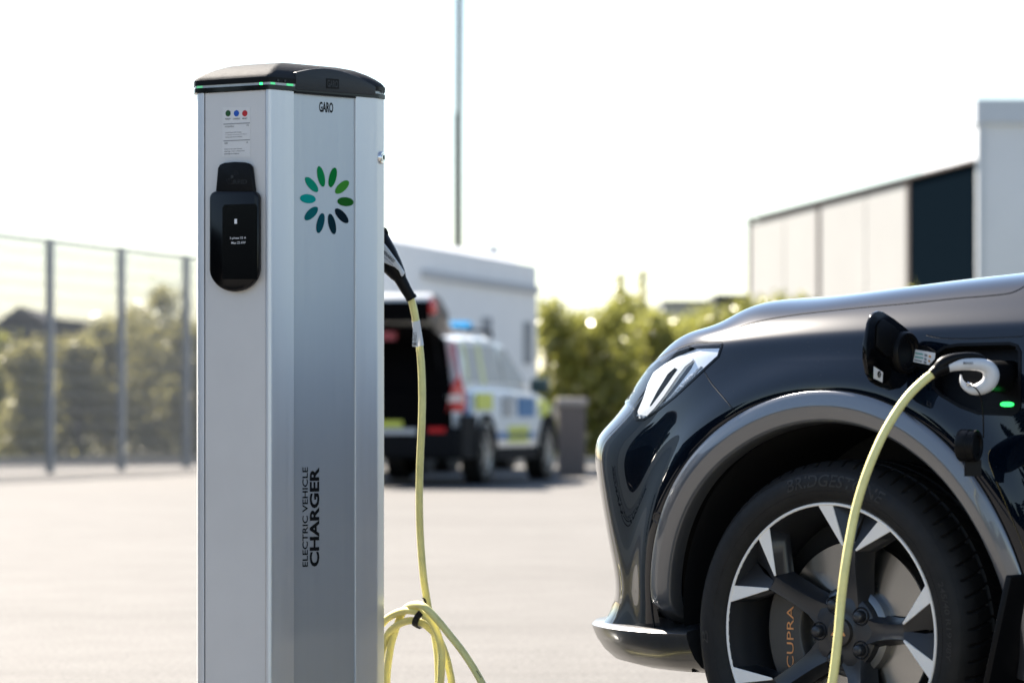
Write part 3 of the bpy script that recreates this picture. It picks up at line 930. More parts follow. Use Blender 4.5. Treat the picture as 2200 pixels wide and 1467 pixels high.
# front lip below the bumper
lip = []
plan = catmull([(.36, -.028, 0), (.45, -.030, 0), (.565, -.068, 0), (.655, -.125, 0), (.72, -.19, 0), (.78, -.28, 0), (.83, -.42, 0), (.86, -.62, 0), (.875, -.9, 0)], 12)
prof = [(-.10, .332), (-.030, .322), (.008, .3175), (.014, .312), (.012, .304), (.004, .286), (-.012, .262), (-.034, .243), (-.075, .230), (-.15, .226)]
n = len(plan); k = len(prof); vs = []
for i, p in enumerate(plan):
    t = Vector(plan[min(i + 1, n - 1)] - plan[max(i - 1, 0)]).to_2d().normalized(); nn = Vector((-t.y, t.x))
    if nn.y < 0 and nn.x < 0: nn = -nn
    grow_ = min(1.0, i / 22)
    for d, z in prof:
        dd = d + .014 * grow_ * (1 if d > -.06 else .4)
        vs.append((p[0] + nn.x * dd, p[1] + nn.y * dd, z))
f = [(i * k + j, (i + 1) * k + j, (i + 1) * k + j + 1, i * k + j + 1) for i in range(n - 1) for j in range(k - 1)] + [tuple(range(k))]
LIP = MB().add(vs, f).build('front_lip', mat('lip_trim', (.03, .031, .033), .34, coat=.5, coat_rough=.12, nscale=60, namt=.2), CAR, 60)
mirror_part(LIP)
# grille and lower body
mb = MB()
for i in range(9): mb.box((.80, CO, .42 + i * .03), (.03, .90, .012))
for i in range(11): mb.box((.795, CO - .42 + i * .084, .54), (.02, .012, .27))
mb.build('grille', M_blackgl, CAR)
MB().box((.70, CO, .54), (.02, .98, .36)).build('grille_backing', M_dark, CAR)
MB().box((-1.52, CO, .29), (3.7, 1.30, .14)).build('underbody', M_dark, CAR)
# cabin
cs = [(-1.02, .66, 1.06), (-1.25, .68, 1.17), (-1.75, .66, 1.42), (-2.2, .645, 1.475), (-2.8, .62, 1.45), (-3.15, .60, 1.36), (-3.42, .60, 1.0)]
vs = []; 
for f_, hw, zt in cs:
    for y, z in ((-.80, .96), (-.78, 1.0), (-hw, max(1.01, zt - .06)), (-hw + .10, zt), (hw - .10, zt), (hw, max(1.01, zt - .06)), (.78, 1.0), (.80, .96)):
        vs.append((f_, CO + y, z))
f = [(i * 8 + j, (i + 1) * 8 + j, (i + 1) * 8 + j + 1, i * 8 + j + 1) for i in range(len(cs) - 1) for j in range(7)]
MB().add(vs, f + [tuple(range(8))] + [tuple(range(48, 56))]).build('cabin', M_paint, CAR, 50)
for s in (-1, 1):
    q = [(-1.55, .775, 1.02), (-2.95, .775, 1.02), (-2.85, .66, 1.33), (-2.2, .688, 1.385), (-1.80, .70, 1.33)]
    MB().slab([(a, CO + s * (b + .012), c) for a, b, c in q], (0, s * .006, 0)).build('side_window', M_glass, CAR, None)
MB().slab([(-1.06, CO - .60, 1.082), (-1.06, CO + .60, 1.082), (-1.70, CO + .54, 1.415), (-1.70, CO - .54, 1.415)], (.01, 0, .012)).build('windscreen', M_glass, CAR, None)
MB().slab([(-3.46, CO - .6, 1.02), (-3.46, CO + .6, 1.02), (-3.46, CO + .6, .36), (-3.46, CO - .6, .36)], (.02, 0, 0)).build('tailgate', M_paint, CAR, None)

# ---------------- wheels (built about the hub, then placed)
def wheel_parts(parent, o0, fc, outer=True):
    """all wheel meshes in car-local coordinates; outer face towards +o"""
    def P(r, t, o): return (fc - r * math.cos(t), o0 + o, .33 + r * math.sin(t))
    # rim barrel is the wheel object itself
    def lathe(prof, n=96):
        vs = []; f = []; k = len(prof)
        for i in range(n):
            for r, o in prof: vs.append(P(r, 2 * math.pi * i / n, o))
        for i in range(n):
            j = (i + 1) % n
            f += [(i * k + p, i * k + p + 1, j * k + p + 1, j * k + p) for p in range(k - 1)]
        return vs, f
    v, f = lathe([(.2435, -.001), (.2425, -.006), (.238, -.018), (.231, -.05), (.226, -.10), (.222, -.16), (.224, -.215)])
    wheel = obj('wheel', v, f, M_wheel, parent, 40)
    v, f = lathe([(.2432, -.003), (.2434, -.0004), (.2445, .0008), (.2475, .0008), (.2492, -.0006), (.2500, -.006)], 128)
    obj('rim_lip', v, f, M_machined, wheel, 50)
    # tyre with cut tread
    prof = [(.246, -.012), (.2495, -.003), (.252, .002), (.258, .0075), (.268, .012), (.280, .0145), (.292, .0140), (.303, .0100), (.3115, .0030), (.3175, -.006), (.3225, -.0135), (.3255, -.0205)]
    tr = np.linspace(-.025, -.205, 46)
    sh = lambda o: .3300 - .0035 * ((o + .115) / .095) ** 4
    prof2 = [(sh(o), o) for o in tr]
    back = [(.3255, -.211), (.318, -.224), (.300, -.236), (.28, -.238), (.255, -.232), (.235, -.222)]
    full = prof + prof2 + back
    nseg = 960; k = len(full); vs = np.zeros((nseg, k, 3))
    rr = np.array([p[0] for p in full]); oo = np.array([p[1] for p in full])
    th = 2 * np.pi * np.arange(nseg) / nseg
    Rm = np.repeat(rr[None], nseg, 0)
    TH = th[:, None]; OO = oo[None]
    circ = np.zeros(k, bool)
    for g in (-.066, -.115, -.164): circ |= np.abs(oo - g) < .0047
    tread = (oo <= -.0205) & (oo >= -.209) & (rr > .32)
    Rm[:, circ & tread] -= .006
    ph = (TH * 66 / (2 * np.pi) + (OO + .06) * 9.0) % 1.0
    lat = (ph < .16) & (OO <= -.0135) & (OO > -.0585) & (rr[None] > .321)
    Rm -= lat * .0045
    ph2 = (TH * 66 / (2 * np.pi) - (OO + .09) * 16.0) % 1.0
    lat2 = (ph2 < .12) & (OO < -.073) & (OO > -.107)
    Rm -= lat2 * .004
    ph3 = (TH * 66 / (2 * np.pi) + (OO + .17) * 12.0) % 1.0
    Rm -= ((ph3 < .16) & (OO < -.171) & (OO > -.209)) * .0045
    vs[..., 0] = fc - Rm * np.cos(TH); vs[..., 1] = o0 + OO; vs[..., 2] = .33 + Rm * np.sin(TH)
    f = [(i * k + p, i * k + p + 1, ((i + 1) % nseg) * k + p + 1, ((i + 1) % nseg) * k + p) for i in range(nseg) for p in range(k - 1)]
    obj('tyre', vs.reshape(-1, 3), f, M_rubber, wheel, 32)
    # raised lettering on the sidewall
    def curved(s, t0, t1, r0, r1, name, m):
        v_, f_, asp = text_geo(s, .012, .12)
        pts = []
        for x, y in v_:
            r = r0 + (r1 - r0) * y; t = R(t0 + (t1 - t0) * x)
            so = float(np.interp(r, [p[0] for p in prof], [p[1] for p in prof])) + .0009
            pts.append(P(r, t, so))
        f_ = [tuple(reversed(q)) for q in f_]
        obj(name, pts, f_, m, wheel)
    mt = mat('raised_rubber', (.030, .028, .026), .5, spec=.3)
    curved('BRIDGESTONE', 108, 62, .279, .303, 'tyre_lettering', mt)
    curved('B', 186, 181, .282, .300, 'tyre_lettering', mt)
    curved('245/40 R19 98Y', 22, -8, .282, .293, 'tyre_lettering', mt)
    mb = MB()
    for r_ in (.2715, .3085):
        so = float(np.interp(r_, [p[0] for p in prof], [p[1] for p in prof]))
        mb.add(*lathe([(r_ - .0009, so - .0005), (r_, so + .0006), (r_ + .0009, so - .0005)], 160))
    mb.build('sidewall_rib', M_rubber, wheel, 60, fix=False)
    # five forked spokes with machined wedges
    for s in range(5):
        tc = R(3 + 72 * s)
        ct, st = math.cos(tc), math.sin(tc)
        def S(r, w, o): # r along the spoke, w across it
            x = r * ct - w * st; z = r * st + w * ct
            return (fc - x, o0 + o, .33 + z)
        def ang(r, deg): return r * math.cos(R(deg)), r * math.sin(R(deg))
        # across-lines of the arm: (r, half width, front o, back o)
        arm = [(.035, .034, -.044, -.085), (.062, .027, -.0425, -.083), (.085, .0200, -.039, -.08), (.115, .0170, -.028, -.074), (.142, .0165, -.016, -.066), (.167, .0172, -.0075, -.058)]
        vs = []; f = []
        for r, w, o, ob in arm:
            c_ = .004
            vs += [S(r, -w * 1.45, ob), S(r, -w, o - .007), S(r, -w * .82, o - .0005), S(r, 0, o - c_), S(r, w * .82, o - .0005), S(r, w, o - .007), S(r, w * 1.45, ob)]
        for i in range(len(arm) - 1):
            f += [(i * 7 + j, i * 7 + j + 1, (i + 1) * 7 + j + 1, (i + 1) * 7 + j) for j in range(6)]
        # fork: two wedges' dark flanks and the pocket between them
        b0 = len(vs)
        for sg in (-1, 1):
            a = len(vs)
            ri, wi = ang(.2425, 13.0); ro, wo = ang(.2425, 21.0)
            vs += [S(.167, sg * .0172, -.0075), S(ri, sg * wi, -.0025), S(ro, sg * wo, -.0025),                      # top
                   S(.167, sg * .0250, -.058), S(ri + .002, sg * wi * .72, -.034), S(ro, sg * (wo + .006), -.058),    # base
                   S(.176, 0, -.020), S(.2425, 0, -.036), S(.205, sg * .004, -.026)]
            vs.append(S(.167, 0, -.0115)); f += [(a, a + 9, a + 6), (a, a + 2, a + 5, a + 3), (a, a + 6, a + 8, a + 1), (a + 1, a + 8, a + 7, a + 4)]
        spoke = MB().add(vs, f).build('spoke', M_wheel, wheel, 38)
        mb = MB()
        for sg in (-1, 1):
            ri, wi = ang(.2440, 13.0); ro, wo = ang(.2440, 21.0)
            tp = [Vector(S(.1675, sg * .0168, -.0062)), Vector(S(.170, sg * .0138, -.0062)), Vector(S(ri, sg * wi, -.0008)), Vector(S((ri + ro) / 2 + .0012, sg * (wi + wo) / 2, -.0008)), Vector(S(ro, sg * wo, -.0008)), Vector(S(.1690, sg * .0186, -.0062))]
            mb.slab(tp, (0, -.004, 0))
        bevel(mb.build('machined_face', M_machined, wheel, None), .0007, 1)
    # hub, nuts, cap
    v, f = lathe([(0, -.0405), (.026, -.0405), (.030, -.043), (.040, -.0435), (.066, -.0445), (.074, -.050), (.078, -.07), (.078, -.09)], 60)
    obj('hub', v, f, M_wheel, wheel, 35)
    for k_ in range(5):
        t = R(36 + 72 * k_)
        c = Vector(P(.0545, t, -.044))
        mb = MB(); mb.lathe([(.0185, -.001), (.0175, .003), (.0155, .001), (.0150, -.004)], c, (0, 1, 0), 28)
        mb.lathe([(0, .0165), (.006, .0163), (.0095, .0145), (.0112, .011), (.0118, .002), (.0118, -.01)], c, (0, 1, 0), 20)
        mb.build('wheel_nut', M_wheel, wheel, 45)
    v, f = lathe([(0, -.0315), (.0235, -.0315), (.0262, -.0325), (.0272, -.035), (.0275, -.045)], 48)
    cap = obj('centre_cap', v, f, mat('cap_bronze_grey', (.06, .053, .046), .35, metal=.4), wheel, 35)
    # angular copper emblem
    mb = MB()
    for sg in (-1, 1):
        for poly in ([(.002, .010), (.012, -.001), (.009, -.003), (.002, .003)], [(.013, .001), (.0175, -.006), (.013, -.0065), (.0075, -.0055)], [(.002, -.001), (.006, -.005), (.003, -.014)]):
            mb.slab([(fc - sg * x, o0 - .0312, .33 + z) for x, z in poly], (0, .0008, 0))
    mb.build('cap_emblem', M_copper, wheel, None)
    # brake
    v, f = lathe([(.0, -.062), (.060, -.062), (.080, -.064), (.088, -.070), (.089, -.088)], 64)
    obj('disc_hat', v, f, M_hat, wheel, 35)
    v, f = lathe([(.088, -.092), (.089, -.088), (.172, -.088), (.174, -.090), (.174, -.112), (.172, -.114)], 96)
    obj('brake_disc', v, f, M_disc, wheel, 35)
    mb = MB(); vs = []
    pr = [(.108, -.052), (.105, -.060), (.105, -.12), (.19, -.12), (.19, -.060), (.182, -.052)]
    na = 14
    for i in range(na + 1):
        t = R(180 - 31 + 62 * i / na)
        for r, o in pr: vs.append(P(r, t, o))
    k2 = len(pr); f = [(i * k2 + j, i * k2 + (j + 1) % k2, (i + 1) * k2 + (j + 1) % k2, (i + 1) * k2 + j) for i in range(na) for j in range(k2)] + [tuple(range(k2)), tuple(range(na * k2, (na + 1) * k2))]
    mb.add(vs, f); bevel(mb.build('brake_caliper', M_caliper, wheel, 35), .003, 2, 50)
    # backing so that nothing shows through
    v, f = lathe([(.0, -.125), (.222, -.125)], 48)
    obj('brake_backing', v, f, M_dark, wheel)
    return wheel
WH = wheel_parts(CAR, 0.0, 0.0)
# copper lettering on the caliper, reads upwards
text('caliper_lettering', 'CUPRA', (.122, -.0515, .33 - .075), (0, 0, 1), (1, 0, 0), .120, .0165, M_copper, WH, bold=.0, off=.0008)
def copy_tree(o, parent=None, loc=None):
    c = o.copy(); COL.objects.link(c); c.parent = parent
    for ch in list(o.children): copy_tree(ch, c)
    return c
# remaining wheels share the meshes
w2 = copy_tree(WH, CAR); w2.location = (-2.68, 0, 0)
w3 = copy_tree(WH, CAR); w3.rotation_euler = (0, 0, math.pi); w3.location = (0, 2 * CO, 0)
w4 = copy_tree(WH, CAR); w4.rotation_euler = (0, 0, math.pi); w4.location = (-2.68, 2 * CO, 0)
for w_ in (w3, w4): w_.location.x = w_.location.x
# mud guard behind the front wheel
bevel(MB().box((-.425, -.03, .34), (.014, .20, .24), Matrix.Rotation(R(-14), 3, 'Y')).build('mud_guard', M_black, CAR), .004)

# ---------------- charge port, flap and its labels
rim_band('charge_port_rim', PORT, M_black, 5.0, .0015, .034)
patch('charge_port_tray', PORT, M_black, off=-.030, thick=.003, step=12)
patch('charge_port_step', [(2128, 812), (2190, 806), (2190, 880), (2176, 888), (2110, 886), (2090, 876), (2120, 850)], M_black, off=-.012, thick=.02, step=10)
pill = [(2157 + 9 * math.cos(t) + (5 if math.cos(t) > 0 else -5), 867 + 5.2 * math.sin(t)) for t in np.linspace(0, 2 * math.pi, 22, endpoint=False)]
patch('green_indicator', pill, M_ledb, off=-.009, thick=.003, step=6)
ph, _ = castn(1972, 760)
FH = ph.x + .004
def fl(px, py, d=0.0): return on_plane(px, py, (FH - d, 0, 0), (1, 0, 0), MK)
outline = [(1869, 693), (1874, 680), (1881, 671.5), (1889, 668), (1898, 669.5), (1921, 684), (1948, 705), (1961, 719), (1966, 732), (1966.5, 772), (1962, 795), (1949, 822), (1935, 834), (1915, 838), (1893, 831), (1876, 820), (1866, 802), (1860.5, 772), (1861, 737)]
FLAP = bevel(MB().slab([fl(x, y) for x, y in outline], (.009, 0, 0)).build('charge_flap', M_blackgl, CAR, 30), .002, 2)
inner = [(1882, 700), (1889, 688), (1897, 686), (1921, 702), (1930, 720), (1928, 770), (1900, 765), (1880, 745)]
bevel(MB().slab([fl(x, y) for x, y in inner], (-.004, 0, 0)).build('flap_frame', M_black, FLAP, 30), .0015, 2)
c = fl(1941, 757)
mb = MB(); mb.lathe([(.0, .004), (.022, .004), (.024, .008), (.029, .008), (.031, .013), (.036, .013), (.0385, .010), (.0395, 0)], c, (-1, 0, 0), 40)
mb.build('seal_cap', M_black, FLAP, 40)
lab = [fl(x, y, .0012) for x, y in ((1877, 787), (1896.5, 799.5), (1895.5, 821.5), (1876.5, 812.5))]
MB().slab(lab, (-.0006, 0, 0)).build('flap_label', M_paper, FLAP, None)
c2 = (lab[0] + lab[1] + lab[2] + lab[3]) / 4 + Vector((-.0012, -.002, .001))
MB().slab([c2 + Vector((0, .0062 * math.cos(t), .0068 * math.sin(t))) for t in np.linspace(0, 2 * math.pi, 7)[:-1]], (-.0003, 0, 0)).build('label_symbol', M_ink, FLAP, None)
text('label_lettering', 'C', c2 + Vector((-.0006, .002, -.0028)), (0, -1, 0), (0, 0, 1), .004, .0056, M_paper, FLAP, off=.0004)
# hinge arm with the white instruction label
patch('flap_hinge', [(1962, 742), (2000, 748), (2018, 760), (2020, 792), (2000, 797), (1964, 792)], M_black, off=.014, thick=.02, step=8)
patch('hinge_label', [(1973, 755), (2019, 763), (2017, 776), (2005, 789), (1970, 783)], M_paper, off=.0152, thick=.0012, step=8)
Ml1 = mat('label_teal', (.12, .38, .33), .5); Ml2 = mat('label_grey', (.22, .24, .25), .5); Ml3 = mat('label_orange', (.55, .30, .12), .5)
for k, (x, y, w_, m_) in enumerate(((1976, 762.5, 17, Ml1), (1996, 765.5, 6, Ml2), (1975, 770.5, 18, Ml1), (1995.5, 774, 5, Ml2), (1974, 778, 16, Ml2), (1994, 781, 6, Ml2), (2005, 768, 5, Ml3), (2004, 778, 4, Ml3))):
    h_ = 3.0 if w_ > 8 else 5.0
    patch('label_mark', [(x, y), (x + w_, y + w_ * .16), (x + w_, y + w_ * .16 + h_), (x, y + h_)], m_, off=.0157, thick=.0004, step=20)
seam('panel_gap', [(1990, 720), (2030, 727), (2100, 727), (2215, 722)], 2.5)

# ------------------------------------------------------------------ charging cable with its two plugs
M_cable = mat('cable_sheath', (0.86, 0.785, 0.32), 0.42, nscale=25, namt=.12, bump=.03, bscale=500)
M_plugw = mat('plug_white', (0.66, 0.67, 0.68), 0.32, coat=.3)
CB = thing('charging_cable', 'pale yellow charging cable looped between the silver post and the dark car', 'cable', tuple(G(925, 7.52)))
def gz(px, Y, z=.0085): p = G(px, Y); p.z = z; return p
P_ = [W(880, 634, 7.52), W(888, 660, 7.53), W(896, 705, 7.54), W(904, 770, 7.55), W(907, 840, 7.55), W(906, 910, 7.55), W(902.5, 990, 7.56), W(901, 1070, 7.57), W(903, 1150, 7.58), W(909, 1230, 7.58),
      W(916, 1280, 7.59), W(923, 1318, 7.59), W(934, 1365, 7.58), W(941, 1422, 7.56), W(938, 1500, 7.56), W(905, 1575, 7.58), W(860, 1580, 7.62), W(820, 1500, 7.64), W(818, 1420, 7.62), W(831, 1367, 7.60), W(853, 1343, 7.57), W(880, 1332.5, 7.535),
      W(905, 1337, 7.52), W(926, 1352, 7.53), W(944, 1374, 7.54), W(956, 1402, 7.54), W(965, 1436, 7.54), W(970, 1480, 7.54), W(955, 1565, 7.54), W(890, 1612, 7.58), W(822, 1560, 7.64), W(795, 1450, 7.66), W(803, 1370, 7.64), W(824, 1336, 7.60), W(847, 1319, 7.57), W(873, 1311, 7.535),
      W(898, 1314, 7.505), W(914, 1322, 7.49), W(929, 1337, 7.485), W(941, 1363, 7.485), W(948, 1392, 7.49), W(948.5, 1425, 7.49), W(946, 1467, 7.50), W(932, 1560, 7.52), W(880, 1605, 7.56), W(838, 1550, 7.60), W(831, 1467, 7.61), W(838, 1397, 7.60), W(848, 1358, 7.59), W(859, 1327, 7.575),
      W(872, 1307, 7.55), W(889, 1299, 7.51), W(908, 1301, 7.47), W(931, 1321, 7.455), W(965, 1362, 7.45), W(999, 1406, 7.44), W(1032, 1460, 7.42), W(1072, 1540, 7.36), gz(1120, 7.22, .03), gz(1190, 7.05), gz(1290, 6.75), gz(1400, 6.45), gz(1500, 6.25), gz(1600, 6.12),
      gz(1680, 6.05), gz(1738, 6.03, .03), W(1766, 1600, 6.03), W(1781, 1510, 6.03), W(1792, 1440, 6.03), W(1800, 1370, 6.03), W(1806, 1300, 6.04), W(1814, 1230, 6.04), W(1825, 1160, 6.05), W(1842, 1080, 6.06), W(1868, 1000, 6.07), W(1902, 925, 6.09), W(1945, 858, 6.11), W(1985, 817, 6.13), W(2010, 799, 6.14)]
cpts = catmull(P_, 9)
o = MB().tube(cpts, .0082, 16).build('sheath', M_cable, CB, 80, world=True)
# printed marks along the sheath
mb = MB()
for (xa, ya, xb, yb, Y_) in ((943.5, 1405, 942.5, 1465, 7.478), (961, 1400, 968.5, 1450, 7.527), (1024, 1440, 1034, 1455, 7.41)):
    for k in range(16):
        t = k / 16; q = W(xa + (xb - xa) * t, ya + (yb - ya) * t, Y_)
        mb.box(q, (.0012, .0012, .0022 if k % 3 else .001))
mb.build('printed_marks', mat('mark_grey', (.10, .10, .08), .6), CB, None, world=True)
# plug in the post
mb = MB(); mb.tube([W(796, 500, 7.53), W(812, 520, 7.52), W(828, 548, 7.515), W(843, 572, 7.515), W(855, 590, 7.515), W(862, 600, 7.515)], [.027, .028, .027, .023, .018, .013], 24)
PL = mb.build('plug', M_black, CB, 60, world=True)
mb = MB(); mb.tube([W(852, 586, 7.515), W(862, 603, 7.515), W(874, 625, 7.518), W(884, 641, 7.52)], [.0140, .0135, .0122, .0112], 20)
mb.tube([W(881.5, 636, 7.5195), W(885, 642.5, 7.5203)], .0125, 20)
mb.build('strain_relief', M_black, PL, 60, world=True)
wp = [(815, 512), (826.6, 524), (838, 539), (850, 556), (862, 573), (870, 586), (864, 595), (861, 592), (857, 582), (848, 574), (836, 569), (824, 564), (810, 555)]
o = MB().slab([W(x, y, 7.4865 + .010 * max(0, (x - 845) / 25)) for x, y in wp], (0, .012, 0)).build('plug_shell', M_plugw, PL, 30, world=True)
bevel(o, .0025, 3)
U_ = (W(846, 556, 7.48) - W(822, 533, 7.48)).normalized(); V_ = Vector((-U_.z, 0, U_.x))
text('plug_lettering', 'MENNEKES', W(821, 542, 7.4855), U_, V_, .034, .0068, M_ink, None, bold=.01, shear=.2, off=.0008)
lt = bpy.data.objects['plug_lettering']; lt.parent = PL
text('plug_lettering', 'my power connection', W(822, 551, 7.4855), U_, V_, .030, .0032, M_ink, None, bold=.0, shear=.2, off=.0008)
bpy.data.objects['plug_lettering.001'].parent = PL
mb = MB(); mb.slab([W(x, y, 7.51) for x, y in ((812, 489), (822, 487), (830, 490), (834, 498), (834, 506), (832, 509), (836, 515), (837, 520), (831, 521), (812, 523))], (0, .022, 0))
bevel(mb.build('plug_latch', M_black, PL, 30, world=True), .003, 2)
# plug in the car
def hn(p): return Vector(p)
def stube(pts, rad, n=20):
    q = catmull([(*p, r) for p, r in zip(pts, rad)], 5)
    return MB().tube([x[:3] for x in q], [float(x[3]) for x in q], n)
mb = stube([W(x, y, Y_) for x, y, Y_ in ((2064, 805, 6.19), (2066, 818, 6.185), (2074, 830, 6.18), (2090, 837, 6.172), (2108, 834, 6.165), (2124, 823, 6.16), (2130, 806, 6.158), (2123, 791, 6.155), (2108, 784, 6.15), (2090, 782, 6.145), (2070, 782, 6.14), (2050, 784, 6.14), (2034, 788, 6.14), (2024, 791, 6.14))],
             [.0012, .0038, .0065, .0092, .0120, .0140, .0150, .0140, .0122, .0115, .0112, .0110, .0108, .010], 20)
PL2 = mb.build('plug', M_plugw, CB, 60, world=True)
mb = stube([W(x, y, Y_) for x, y, Y_ in ((2014, 794, 6.138), (2026, 781, 6.138), (2044, 772, 6.138), (2064, 767, 6.140), (2084, 765, 6.145), (2104, 767, 6.152), (2120, 774, 6.158))], [.0105, .0118, .0100, .0080, .0070, .0062, .003], 20)
mb.build('grip', M_black, PL2, 60, world=True)
mb = MB(); mb.tube([W(2002, 805, 6.136), W(2012, 797, 6.138), W(2024, 791, 6.139), W(2036, 788, 6.14)], [.0102, .0115, .0125, .0120], 20)
mb.build('strain_relief', M_black, PL2, 60, world=True)
a_ = W(2096, 808, 6.185); b_ = MK @ (toK(a_) + Vector((0, -.13, 0)))
MB().cyl(a_, b_, .028, .030, 28).build('connector', M_black, PL2, 40, world=True)
text('plug_lettering', 'MENNEKES', W(2073, 782.5, 6.128), (1, 0, 0), (0, 0, 1), .0145, .0042, M_ink, None, bold=.01, off=.0016)
bpy.data.objects['plug_lettering.002'].parent = PL2
MB().slab([W(2070, 777, 6.1275), W(2072, 777, 6.1275), W(2072, 782.5, 6.1275), W(2070, 782.5, 6.1275)], (0, -.0006, 0)).build('plug_mark', M_ink, PL2, None, world=True)
# dust cap on its cord
mb = MB(); pc = catmull([W(2083, 826, 6.168), W(2094, 832, 6.15), (W(2106, 850, 6.15)), W(2112, 890, 6.16), W(2113, 940, 6.17)], 8); mb.tube(pc, .0013, 8)
cord = mb.build('cap_cord', M_black, PL2, 60, world=True)
MB().cyl(W(2079, 824, 6.17), W(2085, 827, 6.166), .004, n=12).build('cord_stud', M_chrome, PL2, 40, world=True)
ax = Vector((.86, -.48, -.02)).normalized()
mb = MB(); mb.lathe([(0, .016), (.018, .016), (.019, .019), (.0265, .019), (.0285, .017), (.0285, .005), (.0295, .004), (.0295, -.013), (.027, -.016), (0, -.016)], W(2080, 957, 6.17), ax, 40)
mb.build('dust_cap', M_black, PL2, 40, world=True)
MB().box(W(2090, 1005, 6.18), (.03, .01, .03)).build('cap_tab', M_black, PL2, None, world=True)

# label sleeve on the cable
CT = thing('cable_label', 'white printed tag wrapped round the yellow cable below the post plug', 'tag', tuple(W(898, 745, 7.54)))
mb = MB(); mb.tube([W(893, 689, 7.537), W(896, 706, 7.54), W(900.5, 735, 7.545), W(901.8, 743, 7.546)], .0090, 18, cap=False)
mb.build('sleeve', M_paper, CT, 60, world=True)
MB().slab([W(888, 692, 7.529), W(903, 690, 7.529), W(898, 745.5, 7.531), W(885.5, 744, 7.531)], (0, -.0005, 0)).build('flag', M_paper, CT, None, world=True)
mb = MB()
rn_ = random.Random(5)
for k in range(3):
    for j in range(9):
        q = W(888.6 + k * 3.1 - j * .22, 715 + j * 2.2, 7.5277)
        if rn_.random() < .8: mb.box(q, (.0013, .0003, .0016))
for k in range(3):
    q = W(887.5 + k * 3.0, 739 - k * .3, 7.5277); mb.box(q, (.0016, .0003, .0068))
mb.build('printed_lines', M_ink, CT, None, world=True)
# hook-and-loop strap on the coil
ST = thing('cable_strap', 'black fabric strap holding the coiled yellow cable together', 'strap', tuple(W(905, 1350, 7.51)))
M_fab = mat('strap_fabric', (.006, .0055, .005), .85, bump=.4, bscale=2500)
mb = MB(); d_ = Vector((.86, -.25, -.44)).normalized(); q_ = d_.to_track_quat('Z', 'Y')
vs = []; n = 40
for i in range(n):
    t = 2 * math.pi * i / n
    up = Vector((-.42, .05, -.84)).normalized(); si = d_.cross(up).normalized(); up = si.cross(d_)
    for rr, h in ((0, -.007), (.0022, -.007), (.0024, 0), (.0022, .007), (0, .007)):
        vs.append(W(904, 1329, 7.513) + up * (.0190 + rr) * math.cos(t) + si * (.035 + rr) * math.sin(t) + d_ * h)
mb.add(vs, [(i * 5 + j, i * 5 + (j + 1) % 5, ((i + 1) % n) * 5 + (j + 1) % 5, ((i + 1) % n) * 5 + j) for i in range(n) for j in range(5)])
mb.build('band', M_fab, ST, 40, world=True)
mb = MB(); tp = catmull([W(906.5, 1283, 7.56), W(911, 1286, 7.56), W(914, 1293, 7.56), W(914.5, 1302, 7.56), W(912, 1312, 7.55)], 6)
mb.tube(tp, [.0006 + .0022 * min(1, i / 8) for i in range(len(tp))], 8)
mb.build('strap_end', M_fab, ST, 60, world=True)

# ------------------------------------------------------------------ background: verge, fence, shrubs, buildings, masts, vehicles
def leaf_mat(name, c1, c2, tr=.45):
    m = bpy.data.materials.new(name); m.use_nodes = True
    nt = m.node_tree; nt.nodes.remove(nt.nodes['Principled BSDF']); out = nt.nodes['Material Output']
    tc = nt.nodes.new('ShaderNodeTexCoord')
    n = nt.nodes.new('ShaderNodeTexNoise'); n.inputs['Scale'].default_value = 1.6; n.inputs['Detail'].default_value = 5
    nt.links.new(tc.outputs['Object'], n.inputs['Vector'])
    r = nt.nodes.new('ShaderNodeValToRGB'); r.color_ramp.elements[0].position = .35; r.color_ramp.elements[0].color = (*c1, 1)
    r.color_ramp.elements[1].position = .65; r.color_ramp.elements[1].color = (*c2, 1)
    nt.links.new(n.outputs['Fac'], r.inputs['Fac'])
    d = nt.nodes.new('ShaderNodeBsdfDiffuse'); t = nt.nodes.new('ShaderNodeBsdfTranslucent'); g = nt.nodes.new('ShaderNodeBsdfGlossy')
    g.inputs['Roughness'].default_value = .28; g.inputs['Color'].default_value = (.9, .9, .85, 1)
    nt.links.new(r.outputs['Color'], d.inputs['Color']); nt.links.new(r.outputs['Color'], t.inputs['Color'])
    m1 = nt.nodes.new('ShaderNodeMixShader'); m1.inputs['Fac'].default_value = tr
    m2 = nt.nodes.new('ShaderNodeMixShader'); m2.inputs['Fac'].default_value = .05
    nt.links.new(d.outputs[0], m1.inputs[1]); nt.links.new(t.outputs[0], m1.inputs[2])
    nt.links.new(m1.outputs[0], m2.inputs[1]); nt.links.new(g.outputs[0], m2.inputs[2]); nt.links.new(m2.outputs[0], out.inputs['Surface'])
    return m
M_leafL = leaf_mat('hazed_olive_leaf', (.19, .18, .08), (.42, .39, .16), .6)  # paler than real foliage: glare haze is put into the leaf colour
M_leafR = leaf_mat('bright_leaf', (.15, .155, .032), (.34, .34, .085), .55)
M_leafD = leaf_mat('spruce_needles', (.008, .013, .008), (.018, .026, .014), .15)
M_bark = mat('bark', (.05, .042, .034), .85, nscale=20, namt=.3)

